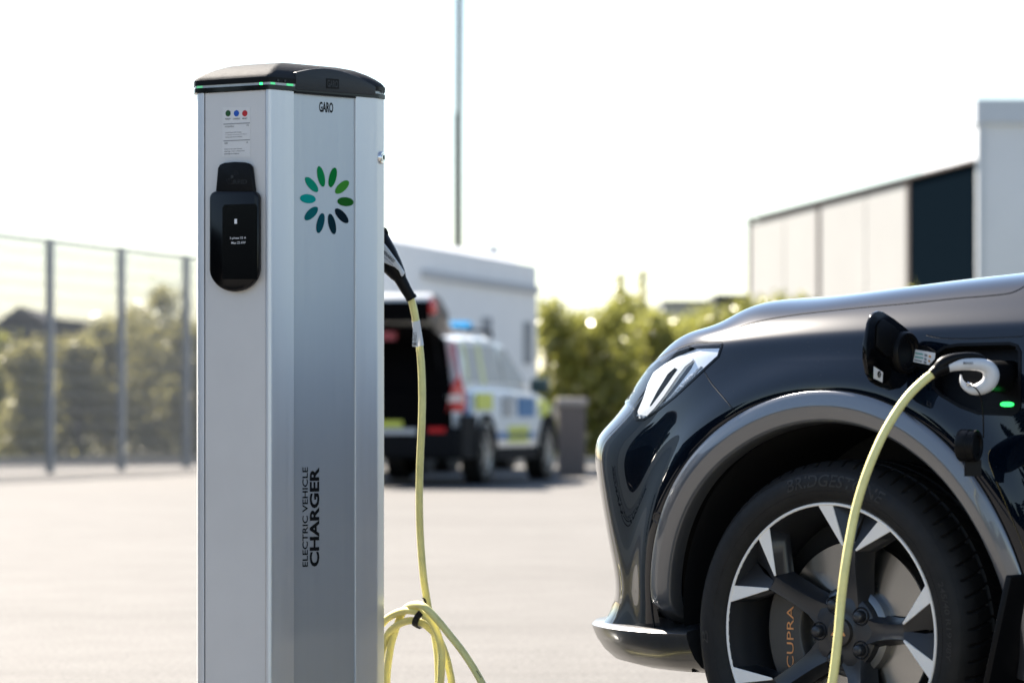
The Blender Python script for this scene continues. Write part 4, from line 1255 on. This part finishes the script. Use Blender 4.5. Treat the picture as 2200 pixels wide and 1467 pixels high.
def shrub(name, label, cat, px, top, Y, wid, seed, m, group, leaf=.085, n=2600, conical=0.0):
    rng = np.random.default_rng(seed)
    c = G(px, Y); H = CAMZ + (HOR - top) / FPX * Y
    T = thing(name, label, cat, tuple(c), 0, group)
    mb = MB()
    k = 5
    tips = []
    for i in range(k):
        a = 2 * math.pi * (i + rng.random()) / k; s = wid * .5 * (.3 + .5 * rng.random())
        tip = Vector((s * math.cos(a), s * math.sin(a), H * (.6 + .32 * rng.random()))) if i else Vector((0, 0, H * .93))
        tips.append(tip)
        mid = tip * .5 + Vector((rng.normal() * .05, rng.normal() * .05, 0)); mid.x *= .7; mid.y *= .7
        mb.tube([(0.02 * i, 0, 0), mid, tip], [.035, .022, .008], 6)
    mb.build('trunk', M_bark, T, 60)
    # leaf clumps through the volume
    nc = 34
    cl = []
    for i in range(nc):
        z = H * (.06 + .90 * rng.random() ** .9)
        rad = wid * .5 * (1 - conical * (z / H)) * (1.0 - .55 * max(0, z / H - .55) / .45)
        a = rng.random() * 2 * np.pi; rr = rad * rng.random() ** .5 * .85
        cl.append((rr * np.cos(a), rr * np.sin(a), z, (.10 + .16 * rng.random()) * wid * (1 - .5 * z / H)))
    for tp in tips: cl.append((tp.x, tp.y, min(tp.z, H * .95), .12 * wid))
    cl = np.array(cl)
    pick = rng.choice(len(cl), n, p=(cl[:, 3] ** 1.6) / (cl[:, 3] ** 1.6).sum())
    ctr = cl[pick, :3] + rng.normal(size=(n, 3)) * cl[pick, 3:4] * np.array([.85, .85, .85])
    ctr[:, 2] = np.clip(ctr[:, 2], .03, H * 1.06)
    u = rng.normal(size=(n, 3)); u /= np.linalg.norm(u, axis=1, keepdims=True)
    w = rng.normal(size=(n, 3)); w -= u * (u * w).sum(1, keepdims=True); w /= np.linalg.norm(w, axis=1, keepdims=True)
    s = leaf * (.6 + .8 * rng.random((n, 1)))
    V_ = np.stack([ctr - u * s, ctr + w * s * .42, ctr + u * s, ctr - w * s * .42], 1).reshape(-1, 3)
    F_ = np.arange(4 * n).reshape(-1, 4).tolist()
    obj('crown', V_, F_, m, T)
    return T

# verge beyond the tarmac
M_dirt = mat('dry_grass_soil', (.20, .19, .13), .9, nscale=3, namt=.35)
tag(obj('verge', [(-60, 56.0, .03), (60, 50.0, .03), (60, 130, .05), (-60, 130, .05)], [(0, 1, 2, 3)], M_dirt), kind='structure')
tag(MB().box((-8.5, 53.0, .06), (40, .16, .12), Matrix.Rotation(R(-2), 3, 'Z')).build('kerb', mat('pale_kerb', (.33, .32, .30), .8, nscale=8, namt=.1)), kind='structure')

# fence: grey posts, top rail, welded mesh
M_post = mat('galvanised_post', (.17, .195, .225), .6, spec=.2)
M_wire = mat('galvanised_wire', (.17, .18, .19), .6, spec=.2)
FE = thing('mesh_fence', 'tall grey welded mesh fence with square posts in front of the left shrubs', 'fence', (-6.09, 45.0, 0))
p0 = Vector((-6.09, 45.0, 0)); dF = Vector((.682, 2.25, 0)); FH_ = 3.09
pk = []
for k in range(-4, 9):
    b = p0 + dF * k
    pk.append(b)
    MB().box(b + Vector((0, 0, FH_ / 2)), (.085, .085, FH_), Matrix.Rotation(math.atan2(dF.x, dF.y) * -1, 3, 'Z')).build('post', M_post, FE, None, world=True)
for k in range(len(pk) - 1):
    a, b = pk[k], pk[k + 1]
    mb = MB()
    mb.tube([a + Vector((0, 0, FH_ - .02)), b + Vector((0, 0, FH_ - .02))], .027, 6); mb.build('top_rail', M_wire, FE, None, world=True)
    mb = MB()
    for j in range(1, 15):
        mb.tube([a + Vector((0, 0, FH_ * j / 15)), b + Vector((0, 0, FH_ * j / 15))], .0075, 4, cap=False)
    for j in range(1, 46):
        q = a.lerp(b, j / 46); mb.tube([q + Vector((.005, 0, .04)), q + Vector((.005, 0, FH_ - .02))], .0066, 4, cap=False)
    tag(mb.build('wire_mesh', M_wire, FE, None, world=True), kind='stuff')

# shrubs behind the fence, left
SL = [(8, 716, 62, 1.15, 'yellowish shrub at the left picture edge behind the mesh fence'), (62, 746, 60, 1.15, 'low olive shrub below the dark gabled roof'),
      (118, 722, 63, 1.15, 'olive shrub behind the leftmost visible fence post'), (168, 732, 62, 1.15, 'olive shrub just right of the dark gabled roof'),
      (228, 694, 63, 1.2, 'rounded olive shrub left of the middle fence post'), (288, 664, 64, 1.4, 'tall olive shrub right of the middle fence post'),
      (350, 612, 62, 1.55, 'tallest dark shrub behind the fence near the charging post'), (410, 705, 61, 1.2, 'olive shrub half hidden by the left edge of the charging post'),
      (-60, 715, 60, 1.4, None), (-130, 700, 58, 1.5, None)]
for i, (px, top, Y, wd, lab_) in enumerate(SL):
    if lab_ is None: continue
    shrub('shrub', lab_, 'shrub', px, top, Y, wd, 40 + i, M_leafL if i not in (0,) else M_leafR, 'shrubs behind the mesh fence', n=4200, leaf=.066, conical=(.15, .1, .35, .1, .3, .4, .5, .2)[i])
# sunlit shrubs, right
SR = [(1182, 636, 54, 1.15, 'green shrub against the right end of the white trailer'), (1240, 672, 55, 1.2, 'bright green shrub above the brown bin'),
      (1300, 668, 54, 1.2, 'bright green shrub just left of the dark car nose'), (1352, 636, 57, 1.3, 'taller bright green shrub above the car headlight'),
      (1402, 668, 55, 1.2, 'bright green shrub rising behind the car headlight'), (1462, 690, 58, 1.4, 'green shrub in front of the low grey shed'),
      (1530, 676, 57, 1.4, 'green shrub behind the front slope of the bonnet'), (1602, 650, 58, 1.3, 'green shrub at the left end of the white clad hall'),
      (1672, 632, 58, 1.2, 'green shrub in front of the white wall panels'), (1728, 622, 60, .7, 'thin pale sapling against the white wall panels'),
      (1960, 590, 54, .35, 'small green sprig at the foot of the dark doorway')]
for i, (px, top, Y, wd, lab_) in enumerate(SR):
    shrub('shrub', lab_, 'shrub', px, top, Y, wd, 80 + i, M_leafR, 'sunlit shrubs behind the dark car', n=5200 if wd > 1 else (1000 if wd > .5 else 350), leaf=.062)
# slim far conifers
for i, (px, top, Y) in enumerate(((1334, 575, 120), (1382, 566, 120))):
    shrub('conifer', ('slim far conifer, left of the pair above the headlight', 'slim far conifer, right of the pair above the headlight')[i], 'tree', px, top, Y, .9, 120 + i, M_leafL, 'far conifers', n=700, conical=.85, leaf=.12)
# unseen dark spruces, added far left only to darken what the bodywork mirrors
rng = np.random.default_rng(5); VV = []
for y in np.arange(-24.0, 40, 2.4):
    H = 4.6 + .8 * math.sin(y * 1.7); n = 1500; bx_ = -25 - .05 * y - 1.2 * math.sin(y * 3)
    z = H * (.02 + .98 * rng.random(n) ** 1.2); a = rng.random(n) * 2 * np.pi
    rad = (H - z) * .34 * (rng.random(n) ** .45) + .15
    ctr = np.stack([bx_ + rad * np.cos(a), y + rad * np.sin(a), z], 1)
    out_ = np.stack([np.cos(a), np.sin(a), -.35 + .3 * rng.random(n)], 1); w = np.stack([-np.sin(a), np.cos(a), rng.normal(size=n) * .4], 1)
    s = .42 * (.6 + .7 * rng.random((n, 1)))
    VV.append(np.stack([ctr - out_ * s, ctr + w * s * .55, ctr + out_ * s, ctr - w * s * .55], 1).reshape(-1, 3))
VV = np.concatenate(VV)
tag(obj('reflection_spruces', VV, np.arange(len(VV)).reshape(-1, 4).tolist(), M_leafD), 'dark spruce wood along the left side of the yard', 'wood', kind='stuff')
# invented van, out of view, added as a dark reflection for bumper and socket lid
VN = thing('reflection_van', 'unseen dark van added left of the charging post as a dark reflection', 'van', (-6.2, 8.0, 0))
st_ = [(-2.5, .75, 1.30), (-2.4, .92, 1.85), (-.2, .95, 1.95), (1.0, .94, 1.90), (1.55, .92, 1.25), (2.2, .88, 1.05), (2.45, .70, .75)]
vs = []
for y, hw, zt_ in st_:
    vs += [(-hw + .03, y, .28), (-hw, y, .6), (-hw + .02, y, min(1.0, zt_ - .05)), (-hw + .16, y, zt_ - .06), (-hw + .3, y, zt_), (hw - .3, y, zt_), (hw - .16, y, zt_ - .06), (hw - .02, y, min(1.0, zt_ - .05)), (hw, y, .6), (hw - .03, y, .28)]
f = [(i * 10 + j, (i + 1) * 10 + j, (i + 1) * 10 + (j + 1) % 10, i * 10 + (j + 1) % 10) for i in range(6) for j in range(10)] + [tuple(range(10)), tuple(range(60, 70))]
M_van = mat('van_paint', (.004, .004, .005), .35, spec=.3)
MB().add(vs, f).build('body', M_van, VN, 40)
for sx in (-1, 1):
    MB().slab([(sx * .915, 1.3, 1.08), (sx * .915, -.9, 1.08), (sx * .82, -.9, 1.72), (sx * .82, .85, 1.70)], (sx * .012, 0, 0)).build('side_window', M_glass, VN, None)
    for y in (-1.55, 1.55):
        MB().cyl((sx * .78, y, .33), (sx * .97, y, .33), .33, n=32).build('wheel', M_rubber, VN, 40)
    MB().box((sx * .7, 2.42, .70), (.3, .06, .12)).build('head_light', M_chrome, VN)

# house with a dark roof far behind the fence
M_roof = mat('dark_roof', (.035, .03, .032), .7, nscale=6, namt=.2)
HS = thing('far_house', 'far dark gabled house rising above the shrubs at the left edge', 'house', tuple(G(60, 118)))
def WW(px, py, Y): return W(px, py, Y)
Yh = 118
wl_ = [WW(-60, 742, Yh), WW(196, 742, Yh)]
MB().slab([G(-60, Yh), G(196, Yh), WW(196, 735, Yh), WW(-60, 735, Yh)], (0, 6, 0)).build('wall', mat('dark_boards', (.055, .045, .045), .8), HS, None, world=True)
MB().slab([WW(-70, 748, Yh - .4), WW(-5, 690, Yh - .4), WW(40, 657, Yh - .4), WW(75, 676, Yh - .4), WW(108, 700, Yh - .4), WW(108, 748, Yh - .4)], (0, 7, 0)).build('roof', M_roof, HS, None, world=True)
MB().slab([WW(100, 748, Yh - .1), WW(100, 682, Yh - .1), WW(180, 690, Yh - .1), WW(206, 742, Yh - .1), WW(206, 748, Yh - .1)], (0, 6.4, 0)).build('roof', M_roof, HS, None, world=True)

# masts
M_mast = mat('mast_grey', (.085, .09, .095), .7, spec=.05)
MS = thing('lamp_mast', 'tall grey stepped mast rising behind the white trailer', 'mast', tuple(G(984, 90)))
b = G(984, 90)
zb = CAMZ + (HOR - 245) / FPX * 90
MB().cyl(b, b + Vector((0, 0, zb)), .125, .115, 16).build('lower_tube', M_mast, MS, 40, world=True)
MB().cyl(b + Vector((.02, 0, zb)), b + Vector((.06, 0, 17)), .095, .09, 16).build('upper_tube', M_mast, MS, 40, world=True)
MB().cyl(b + Vector((0, 0, zb - .15)), b + Vector((0, 0, zb + .02)), .11, .11, 16).build('collar', M_mast, MS, 40, world=True)
MS2 = thing('flag_pole', 'faint white pole just left of the grey mast', 'pole', tuple(G(955, 130)))
b = G(955, 130)
MB().cyl(b, b + Vector((0, 0, 19)), .10, .06, 14).build('pole', mat('white_pole', (.75, .76, .77), .5), MS2, 40, world=True)
MB().cyl(b, b + Vector((0, 0, .4)), .2, .2, 14).build('pole_base', M_mast, MS2, 40, world=True)

# white trailer behind the patrol car
M_trl = mat('white_trailer_side', (.78, .79, .80), .6, nscale=1.5, namt=.03)
M_trd = mat('trailer_band', (.42, .44, .47), .5)
TA = Vector((-1.67, 41.6, 0)); TB = Vector((.36, 49.5, 0))
TR = thing('white_trailer', 'long white trailer parked behind the patrol car', 'trailer', tuple((TA + TB) / 2))
dT = (TB - TA); nT = Vector((dT.y, -dT.x, 0)).normalized()
Htr = 2.92
def tq(t, z, o): return TA + dT * t + nT * o + Vector((0, 0, z))
MB().slab([tq(0, .55, 0), tq(1, .55, 0), tq(1, Htr, 0), tq(0, Htr, 0)], nT * -1.9).build('body', M_trl, TR, None, world=True)
MB().slab([tq(.25, 2.52, .01), tq(1.0, 2.52, .01), tq(1.0, 2.62, .01), tq(.25, 2.62, .01)], nT * .05).build('awning_rail', M_trd, TR, None, world=True)
MB().slab([tq(0, Htr, -.1), tq(.97, Htr, -.1), tq(.94, Htr + .12, -.3), tq(.03, Htr + .12, -.3)], nT * -1.4).build('roof', mat('trailer_roof', (.66, .67, .68), .5), TR, None, world=True)
for t in (.62, .9): MB().slab([tq(t, 1.5, .008), tq(t + .06, 1.5, .008), tq(t + .06, 2.1, .008), tq(t, 2.1, .008)], nT * .01).build('window', mat('trailer_window', (.36, .38, .42), .2), TR, None, world=True)
MB().box(tq(.93, Htr + .12, -.5), (.16, .3, .32)).build('roof_vent', M_trd, TR, None, world=True)
MB().box(tq(.62, Htr + .16, -.8), (.5, .6, .16)).build('roof_vent', M_trl, TR, None, world=True)
for t in (.35, .5, .88):
    q = tq(t, .38, -.12); MB().cyl(q, q - nT * .25, .38, n=24).build('wheel', M_rubber, TR, 40, world=True)
# brown gable further back
GB = thing('brown_gable', 'brown gabled roof edge between the post and the white trailer', 'roof', tuple(G(880, 66)))
MB().slab([WW(800, 520, 66), WW(850, 540, 66), WW(925, 615, 66), WW(800, 640, 66)], (0, 4, 0)).build('gable', mat('brown_board', (.16, .13, .10), .8), GB, None, world=True)
MB().slab([WW(800, 640, 66), WW(925, 615, 66), G(925, 66), G(800, 66)], (0, 4, 0)).build('wall', mat('pale_board', (.5, .5, .5), .8), GB, None, world=True)

# bin beside the patrol car
BN = thing('storage_bin', 'brown slatted bin standing right of the patrol car', 'bin', tuple(G(1228, 43)))
c = G(1228, 43); hb = CAMZ + (HOR - 872) / FPX * 43
MB().box(c + Vector((0, 0, hb / 2)), (.34, .5, hb)).build('box', mat('bin_brown', (.135, .115, .105), .8, nscale=6, namt=.15), BN, None, world=True)
bevel(MB().box(c + Vector((0, 0, hb + .05)), (.40, .56, .10)).build('lid', mat('bin_lid', (.30, .27, .25), .7), BN, None, world=True), .02)
for k in range(5): MB().box(c + Vector((-.136 + k * .068, -.256, hb / 2)), (.052, .014, hb * .94)).build('slat', mat('bin_slat', (.15, .125, .115), .8), BN, None, world=True)

# hall on the right: white panel wall, dark door, pale grey front block
HL_ = thing('panel_hall', 'low hall with white wall panels, dark trim and a dark door', 'building', (8.1, 60, 0))
A0 = Vector((8.03, 59.06, 0)); B0 = Vector((5.33, 76.7, 0)); dH = B0 - A0; nH = Vector((-dH.y, dH.x, 0)).normalized()
if nH.x > 0: nH = -nH
hz = CAMZ + 550 / FPX * 59.06
def tpx(px):   # fraction of the wall seen at a pixel column
    k_ = (px - 1100) / FPX
    return (A0.x - k_ * A0.y) / (k_ * dH.y - dH.x)
def hq(t, z, o): return A0 + dH * t + nH * o + Vector((0, 0, z))
M_wpan = mat('white_panel', (.35, .35, .35), .8, spec=.0, nscale=.8, namt=.03)
M_trim = mat('dark_trim', (.10, .09, .088), .8, spec=.0)
t_d = tpx(1955)
MB().slab([hq(0, 0, -.2), hq(1, 0, -.2), hq(1, hz - .1, -.2), hq(0, hz - .1, -.2)], nH * -8).build('core', mat('hall_core', (.5, .5, .5), .7), HL_, None, world=True)
MB().slab([hq(0.004, 0, 0), hq(t_d, 0, 0), hq(t_d, hz - .06, 0), hq(0.004, hz - .06, 0)], nH * -.15).build('dark_door', mat('door_blue_black', (.0032, .0065, .0105), .9, spec=0.0), HL_, None, world=True)
segs = [t_d + .012, tpx(1860), tpx(1760), tpx(1685), .995]
for k in range(4):
    MB().slab([hq(segs[k] + .002, .3, 0), hq(segs[k + 1] - .002, .3, 0), hq(segs[k + 1] - .002, hz - .1, 0), hq(segs[k] + .002, hz - .1, 0)], nH * -.12).build('wall_panel', M_wpan, HL_, None, world=True)
for t in (t_d + .004, tpx(1760), .997):
    MB().slab([hq(t - .006, 0, .03), hq(t + .006, 0, .03), hq(t + .006, hz, .03), hq(t - .006, hz, .03)], nH * -.1).build('wall_post', M_trim, HL_, None, world=True)
MB().slab([hq(0, hz - .03, .06), hq(1.004, hz - .03, .06), hq(1.004, hz + .02, .06), hq(0, hz + .02, .06)], nH * -8.2).build('roof_edge', M_trim, HL_, None, world=True)
BB = thing('grey_block', 'pale blue-grey flat-fronted building block at the right edge', 'building', tuple(G(2300, 59)))
zt = CAMZ + 670 / FPX * 59
x0 = (2099 - 1100) / FPX * 59
M_gw = mat('pale_grey_render', (.62, .645, .68), .7, nscale=.6, namt=.03)
MB().box((x0 + 6, 59 + 4, zt / 2), (12, 8, zt)).build('wall', M_gw, BB, None, world=True)
MB().box((x0 + 6, 59 + 3.9, zt - .12), (12.06, 8, .42)).build('parapet', mat('parapet_grey', (.48, .52, .57), .7), BB, None, world=True)
MB().box((x0 + .06, 58.97, zt / 2 - .2), (.12, .05, zt - .4)).build('corner_trim', mat('corner_grey', (.5, .54, .58), .7), BB, None, world=True)
# low far sheds
SH = thing('low_shed', 'low grey far shed with a dark roof behind the shrubs', 'shed', tuple(G(1480, 100)))
MB().slab([G(1425, 100), G(1535, 100), WW(1535, 652, 100), WW(1425, 652, 100)], (0, 4, 0)).build('wall', mat('shed_grey', (.38, .40, .42), .7), SH, None, world=True)
MB().slab([WW(1422, 652, 99.8), WW(1538, 652, 99.8), WW(1538, 645, 99.8), WW(1422, 645, 99.8)], (0, 4.4, 0)).build('roof', mat('shed_roof', (.16, .17, .18), .7), SH, None, world=True)
SH = thing('dark_shed', 'dark blue-grey far shed left of the white clad hall', 'shed', tuple(G(1620, 95)))
MB().slab([G(1540, 95), G(1720, 95), WW(1720, 640, 95), WW(1540, 640, 95)], (0, 4, 0)).build('wall', mat('shed_dark', (.03, .035, .045), .7), SH, None, world=True)
MB().slab([WW(1537, 640, 94.8), WW(1723, 640, 94.8), WW(1723, 632, 94.8), WW(1537, 632, 94.8)], (0, 4.4, 0)).build('roof', mat('shed_dark_roof', (.02, .025, .03), .7), SH, None, world=True)

# ------------------------------------------------------------------ patrol car with its tailgate up
pf = Vector((.2502, .9682, 0)); prt = Vector((.9682, -.2502, 0))
PC = thing('patrol_car', 'white estate patrol car with raised tailgate and blue and yellow blocks', 'car', (0, 0, 0))
ang_ = math.atan2(pf.y, pf.x)
# local frame: x forward, y left, z up, origin on the ground below the right rear wheel's outer face
PC.location = (-.30, 37.5, 0); PC.rotation_euler = (0, 0, ang_)
MP = Matrix.Translation(PC.location) @ Matrix.Rotation(ang_, 4, 'Z')
M_pw = mat('patrol_white', (.74, .75, .74), .3, coat=.6)
M_pb = mat('patrol_blue', (.02, .15, .36), .4)
M_py = mat('patrol_yellow', (.62, .66, .10), .4)
M_clad = mat('dark_cladding', (.008, .0085, .010), .7, spec=.1)
M_red = mat('tail_red', (.42, .01, .015), .15, coat=.6, emit=(.5, .02, .03), estr=.03)
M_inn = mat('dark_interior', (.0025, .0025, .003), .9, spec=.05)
M_pgl = mat('pale_window', (.42, .43, .41), .12, coat=.6)  # bright reflection painted into the glass colour
YW = 1.86            # car width; y runs 0..YW
# lower body: stations along x (x, z bottom, z belt, inset)
st = [(-.98, .42, .98, .12), (-.90, .36, 1.02, .05), (-.5, .30, 1.05, .01), (0, .28, 1.06, 0), (1.0, .27, 1.04, 0), (2.2, .27, 1.02, 0), (2.75, .28, .98, .0), (3.2, .30, .93, .03), (3.55, .36, .86, .12), (3.72, .42, .76, .30)]
vs = []
for x, z0, z1, ins in st:
    zs = [z0, z0 + .10, .62, z1 - .08, z1]
    os_ = [ins + .05, ins + .0, ins - .012, ins + .005, ins + .06]
    vs += [(x, o_, z) for o_, z in zip(os_, zs)] + [(x, YW - o_, z) for o_, z in reversed(list(zip(os_, zs)))]
k = 10
f = [(i * k + j, (i + 1) * k + j, (i + 1) * k + (j + 1) % k, i * k + (j + 1) % k) for i in range(len(st) - 1) for j in range(k)] + [tuple(range(k)), tuple(range((len(st) - 1) * k, len(st) * k))]
MB().add(vs, f).build('body', M_pw, PC, 40)
# greenhouse
gs = [(-.85, .10, 1.10), (-.62, .17, 1.60), (-.2, .20, 1.635), (1.0, .20, 1.65), (1.5, .21, 1.60), (2.35, .10, 1.05)]
vs = []
for x, ins, z in gs:
    vs += [(x, .06, 1.03), (x, ins * .55 + .02, min(z, 1.35)), (x, ins, z - .05), (x, ins + .1, z), (x, YW - ins - .1, z), (x, YW - ins, z - .05), (x, YW - ins * .55 - .02, min(z, 1.35)), (x, YW - .06, 1.03)]
f = [(i * 8 + j, (i + 1) * 8 + j, (i + 1) * 8 + j + 1, i * 8 + j + 1) for i in range(5) for j in range(7)] + [tuple(range(8)), tuple(range(40, 48))]
MB().add(vs, f).build('cabin', M_pw, PC, 40)
# open luggage space seen from behind
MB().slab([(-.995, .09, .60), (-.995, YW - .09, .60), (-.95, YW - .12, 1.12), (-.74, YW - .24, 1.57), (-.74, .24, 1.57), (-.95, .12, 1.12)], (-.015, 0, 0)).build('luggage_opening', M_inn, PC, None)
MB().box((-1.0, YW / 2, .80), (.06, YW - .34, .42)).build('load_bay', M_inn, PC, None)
# window panes, right side
def sidep(name, q, m, d=.012):
    MB().slab([(x, y - d, z) for x, y, z in q], (0, -.008, 0)).build(name, m, PC, None)
sidep('window_pane', [(-.58, .095, 1.12), (.15, .09, 1.12), (.15, .17, 1.52), (-.40, .175, 1.52)], M_pgl)
sidep('window_pane', [(.25, .09, 1.12), (1.05, .09, 1.12), (1.0, .17, 1.54), (.25, .17, 1.53)], M_pgl)
sidep('window_pane', [(1.12, .09, 1.12), (2.10, .085, 1.12), (1.5, .17, 1.50), (1.08, .17, 1.54)], M_pgl)
MB().slab([(-.5 + .02, .075, 1.10), (-.36, .075, 1.10), (-.30, .155, 1.54), (-.42, .155, 1.54)], (0, -.004, 0)).build('pillar_block', mat('pale_yellow', (.66, .69, .34), .4), PC, None)
MB().slab([(.14, .07, 1.10), (.32, .07, 1.10), (.32, .150, 1.54), (.16, .150, 1.54)], (0, -.004, 0)).build('pillar_block', mat('pale_yellow', (.66, .69, .34), .4), PC, None)
# blocks of colour on the flank
for nm, x0_, x1_, z0, z1, m_ in (('blue_block', -.88, -.62, .80, 1.0, M_pb), ('blue_block', -.80, -.55, .70, .80, M_pb), ('yellow_block', -.40, .28, .82, 1.0, M_py), ('blue_block', 1.45, 2.2, .74, .96, M_pb),
                                ('grey_block', .75, 1.2, .74, .96, mat('grey_mark', (.36, .37, .38), .5)), ('yellow_block', 2.5, 2.95, .74, .93, M_py), ('blue_stripe', .5, 2.2, .49, .57, M_pb), ('yellow_block', 1.0, 1.9, .45, .64, M_py)):
    MB().box(((x0_ + x1_) / 2, -.012 if x0_ > -.5 else -.004, (z0 + z1) / 2), (x1_ - x0_, .012, z1 - z0)).build(nm, m_, PC, None)
# cladding, bumpers, arches, wheels
MB().box((1.4, .012, .33), (1.9, .05, .14)).build('sill', M_clad, PC, None)
bevel(MB().box((-.93, YW / 2, .46), (.30, YW - .02, .34)).build('rear_bumper', M_clad, PC, None), .04, 3)
MB().box((-1.095, YW * .62, .585), (.02, YW * .74, .06)).build('bumper_step', mat('step_silver', (.5, .52, .53), .4), PC, None)
for y0, y1, m_ in ((.95, 1.70, M_pb), (.62, .92, M_py)):
    MB().box((-1.092, (y0 + y1) / 2, .665), (.015, y1 - y0, .07)).build('bumper_block', m_, PC, None)
bevel(MB().box((3.60, YW / 2, .45), (.34, YW - .3, .30)).build('front_bumper', M_clad, PC, None), .05, 3)
for y0 in (.10, YW - .10): MB().box((-1.088, y0 + (.14 if y0 < 1 else -.14), .60), (.02, .19, .055)).build('reflector', M_red, PC, None)
for x in (0, 2.815):
    for sgn, yy in ((1, 0.0), (-1, YW)):
        n = 24; vs = []
        for i in range(n + 1):
            t = math.pi * i / n
            for r in (.36, .44): vs.append((x + r * math.cos(t), yy - sgn * .016, .335 + r * math.sin(t)))
        fa = [(2 * i, 2 * i + 1, 2 * i + 3, 2 * i + 2) for i in range(n)]
        MB().slab([Vector(v_) for v_ in vs[1::2]] + [Vector(v_) for v_ in reversed(vs[0::2])], (0, -sgn * .02, 0)).build('arch_trim', M_clad, PC, None)
        MB().slab([(x + .37 * math.cos(t), yy - sgn * .008, .335 + .37 * math.sin(t)) for t in np.linspace(0, 2 * math.pi, 26)[:-1]], (0, sgn * .004, 0)).build('wheel_housing', M_inn, PC, None)
        c = Vector((x, yy - sgn * .012, .335)); axw = (0, -sgn, 0)
        mb = MB(); mb.lathe([(.20, -.02), (.215, .012), (.26, .022), (.31, .012), (.333, -.02), (.335, -.10), (.335, -.19), (.30, -.21)], c, axw, 40)
        wh_ = mb.build('wheel', M_rubber, PC, 40)
        mb = MB(); mb.lathe([(.0, .006), (.06, .008), (.08, -.005), (.17, -.012), (.20, .006), (.212, .010)], c, axw, 40)
        for q in range(5):
            t = 2 * math.pi * q / 5; mb.box(c + Vector((.13 * math.cos(t), -sgn * .004, .13 * math.sin(t))), (.15, .02, .05), Matrix.Rotation(-t, 3, 'Y'))
        mb.build('rim', mat('patrol_rim', (.36, .36, .35), .35, metal=.6), wh_, 40)
MB().box((-.68, -.004, .53), (.62, .02, .46)).build('rear_cladding', M_clad, PC, None)
# lights
for yy, sg in ((.015, 1), (YW - .015, -1)):
    q = [(-.97, yy + sg * .16, .80), (-.86, yy - sg * .015, .80), (-.80, yy - sg * .015, .93), (-.86, yy, 1.06), (-.92, yy + sg * .03, 1.20), (-.95, yy + sg * .10, 1.06)]
    MB().slab(q, (-.03, -sg * .02, 0)).build('tail_light', M_red, PC, None)
    MB().slab([(-.975, yy + sg * .14, .90), (-.90, yy + sg * .0, .90), (-.90, yy + sg * .0, .98), (-.975, yy + sg * .12, .98)], (-.04, -sg * .02, 0)).build('reversing_light', mat('lamp_pale', (.7, .6, .58), .2), PC, None)
    MB().slab([(-.90, yy + sg * .05, 1.20), (-.86, yy + sg * .03, 1.20), (-.66, yy + sg * .14, 1.56), (-.70, yy + sg * .17, 1.56)], (-.02, -sg * .01, 0)).build('pillar_light', mat('pillar_red', (.25, .02, .05), .2), PC, None)
    MB().slab([(3.3, yy, .72), (3.62, yy + sg * .22, .68), (3.6, yy + sg * .2, .80), (3.25, yy, .86)], (.02, -sg * .02, 0)).build('head_light', M_chrome, PC, None)
# tailgate raised on its hinge
TG = MB()
prof = [(-.66, 1.66), (-.95, 1.86), (-1.30, 2.02), (-1.52, 2.05), (-1.62, 1.98), (-1.60, 1.80), (-1.50, 1.72), (-1.30, 1.88), (-.98, 1.78), (-.70, 1.60)]
TG.slab([(x, .16, z) for x, z in prof], (0, YW - .32, 0))
tg = bevel(TG.build('tailgate', M_pw, PC, None), .03, 2)
MB().slab([(-1.626, .17, 1.965), (-1.606, .17, 1.74), (-1.606, YW - .17, 1.74), (-1.626, YW - .17, 1.965)], (-.012, 0, 0)).build('tailgate_inner', M_inn, tg, None)
MB().slab([(-1.50, .22, 1.70), (-.74, .24, 1.58), (-.74, YW - .24, 1.58), (-1.50, YW - .22, 1.70)], (0, 0, -.02)).build('tailgate_inner', M_inn, tg, None)
MB().slab([(x, .155, z - .015) for x, z in prof[1:9]], (0, -.01, 0)).build('tailgate_edge', mat('gate_edge', (.10, .09, .085), .6), tg, None)
for yy in (.15, YW - .15):
    bevel(MB().box((-1.55, yy, 1.90), (.16, .06, .16)).build('tailgate_light', M_red, tg, None), .02)
MB().box((-1.45, YW * .62, 1.60), (.10, YW * .6, .09)).build('red_band', mat('dull_red', (.30, .05, .06), .5), tg, None)
for yy in (.26, YW - .26): MB().tube([(-.85, yy, 1.15), (-1.25, yy, 1.80)], .014, 8).build('gas_strut', M_clad, tg, 40)
# roof bar with blue lamps, rails, mirrors
for yy in (.26, YW - .26): MB().tube([(-.5, yy, 1.66), (-.45, yy, 1.70), (1.2, yy, 1.71), (1.3, yy, 1.66)], .018, 8).build('roof_rail', M_clad, PC, 40)
MB().box((.75, YW / 2, 1.70), (.26, 1.1, .04)).build('light_bar', mat('bar_base', (.4, .42, .44), .4), PC, None)
M_bl = mat('blue_lamp', (.01, .25, .55), .15, coat=.6, emit=(.0, .3, .6), estr=.12)
for y0, y1 in ((.36, .72), (YW - .72, YW - .36)):
    bevel(MB().box((.75, (y0 + y1) / 2, 1.765), (.24, y1 - y0, .09)).build('blue_lamp', M_bl, PC, None), .02)
for yy, sg in ((0, -1), (YW, 1)):
    bevel(MB().box((1.95, yy + sg * .14, 1.10), (.12, .22, .17)).build('mirror', mat('mirror_shell', (.03, .06, .06), .3), PC, None), .03)
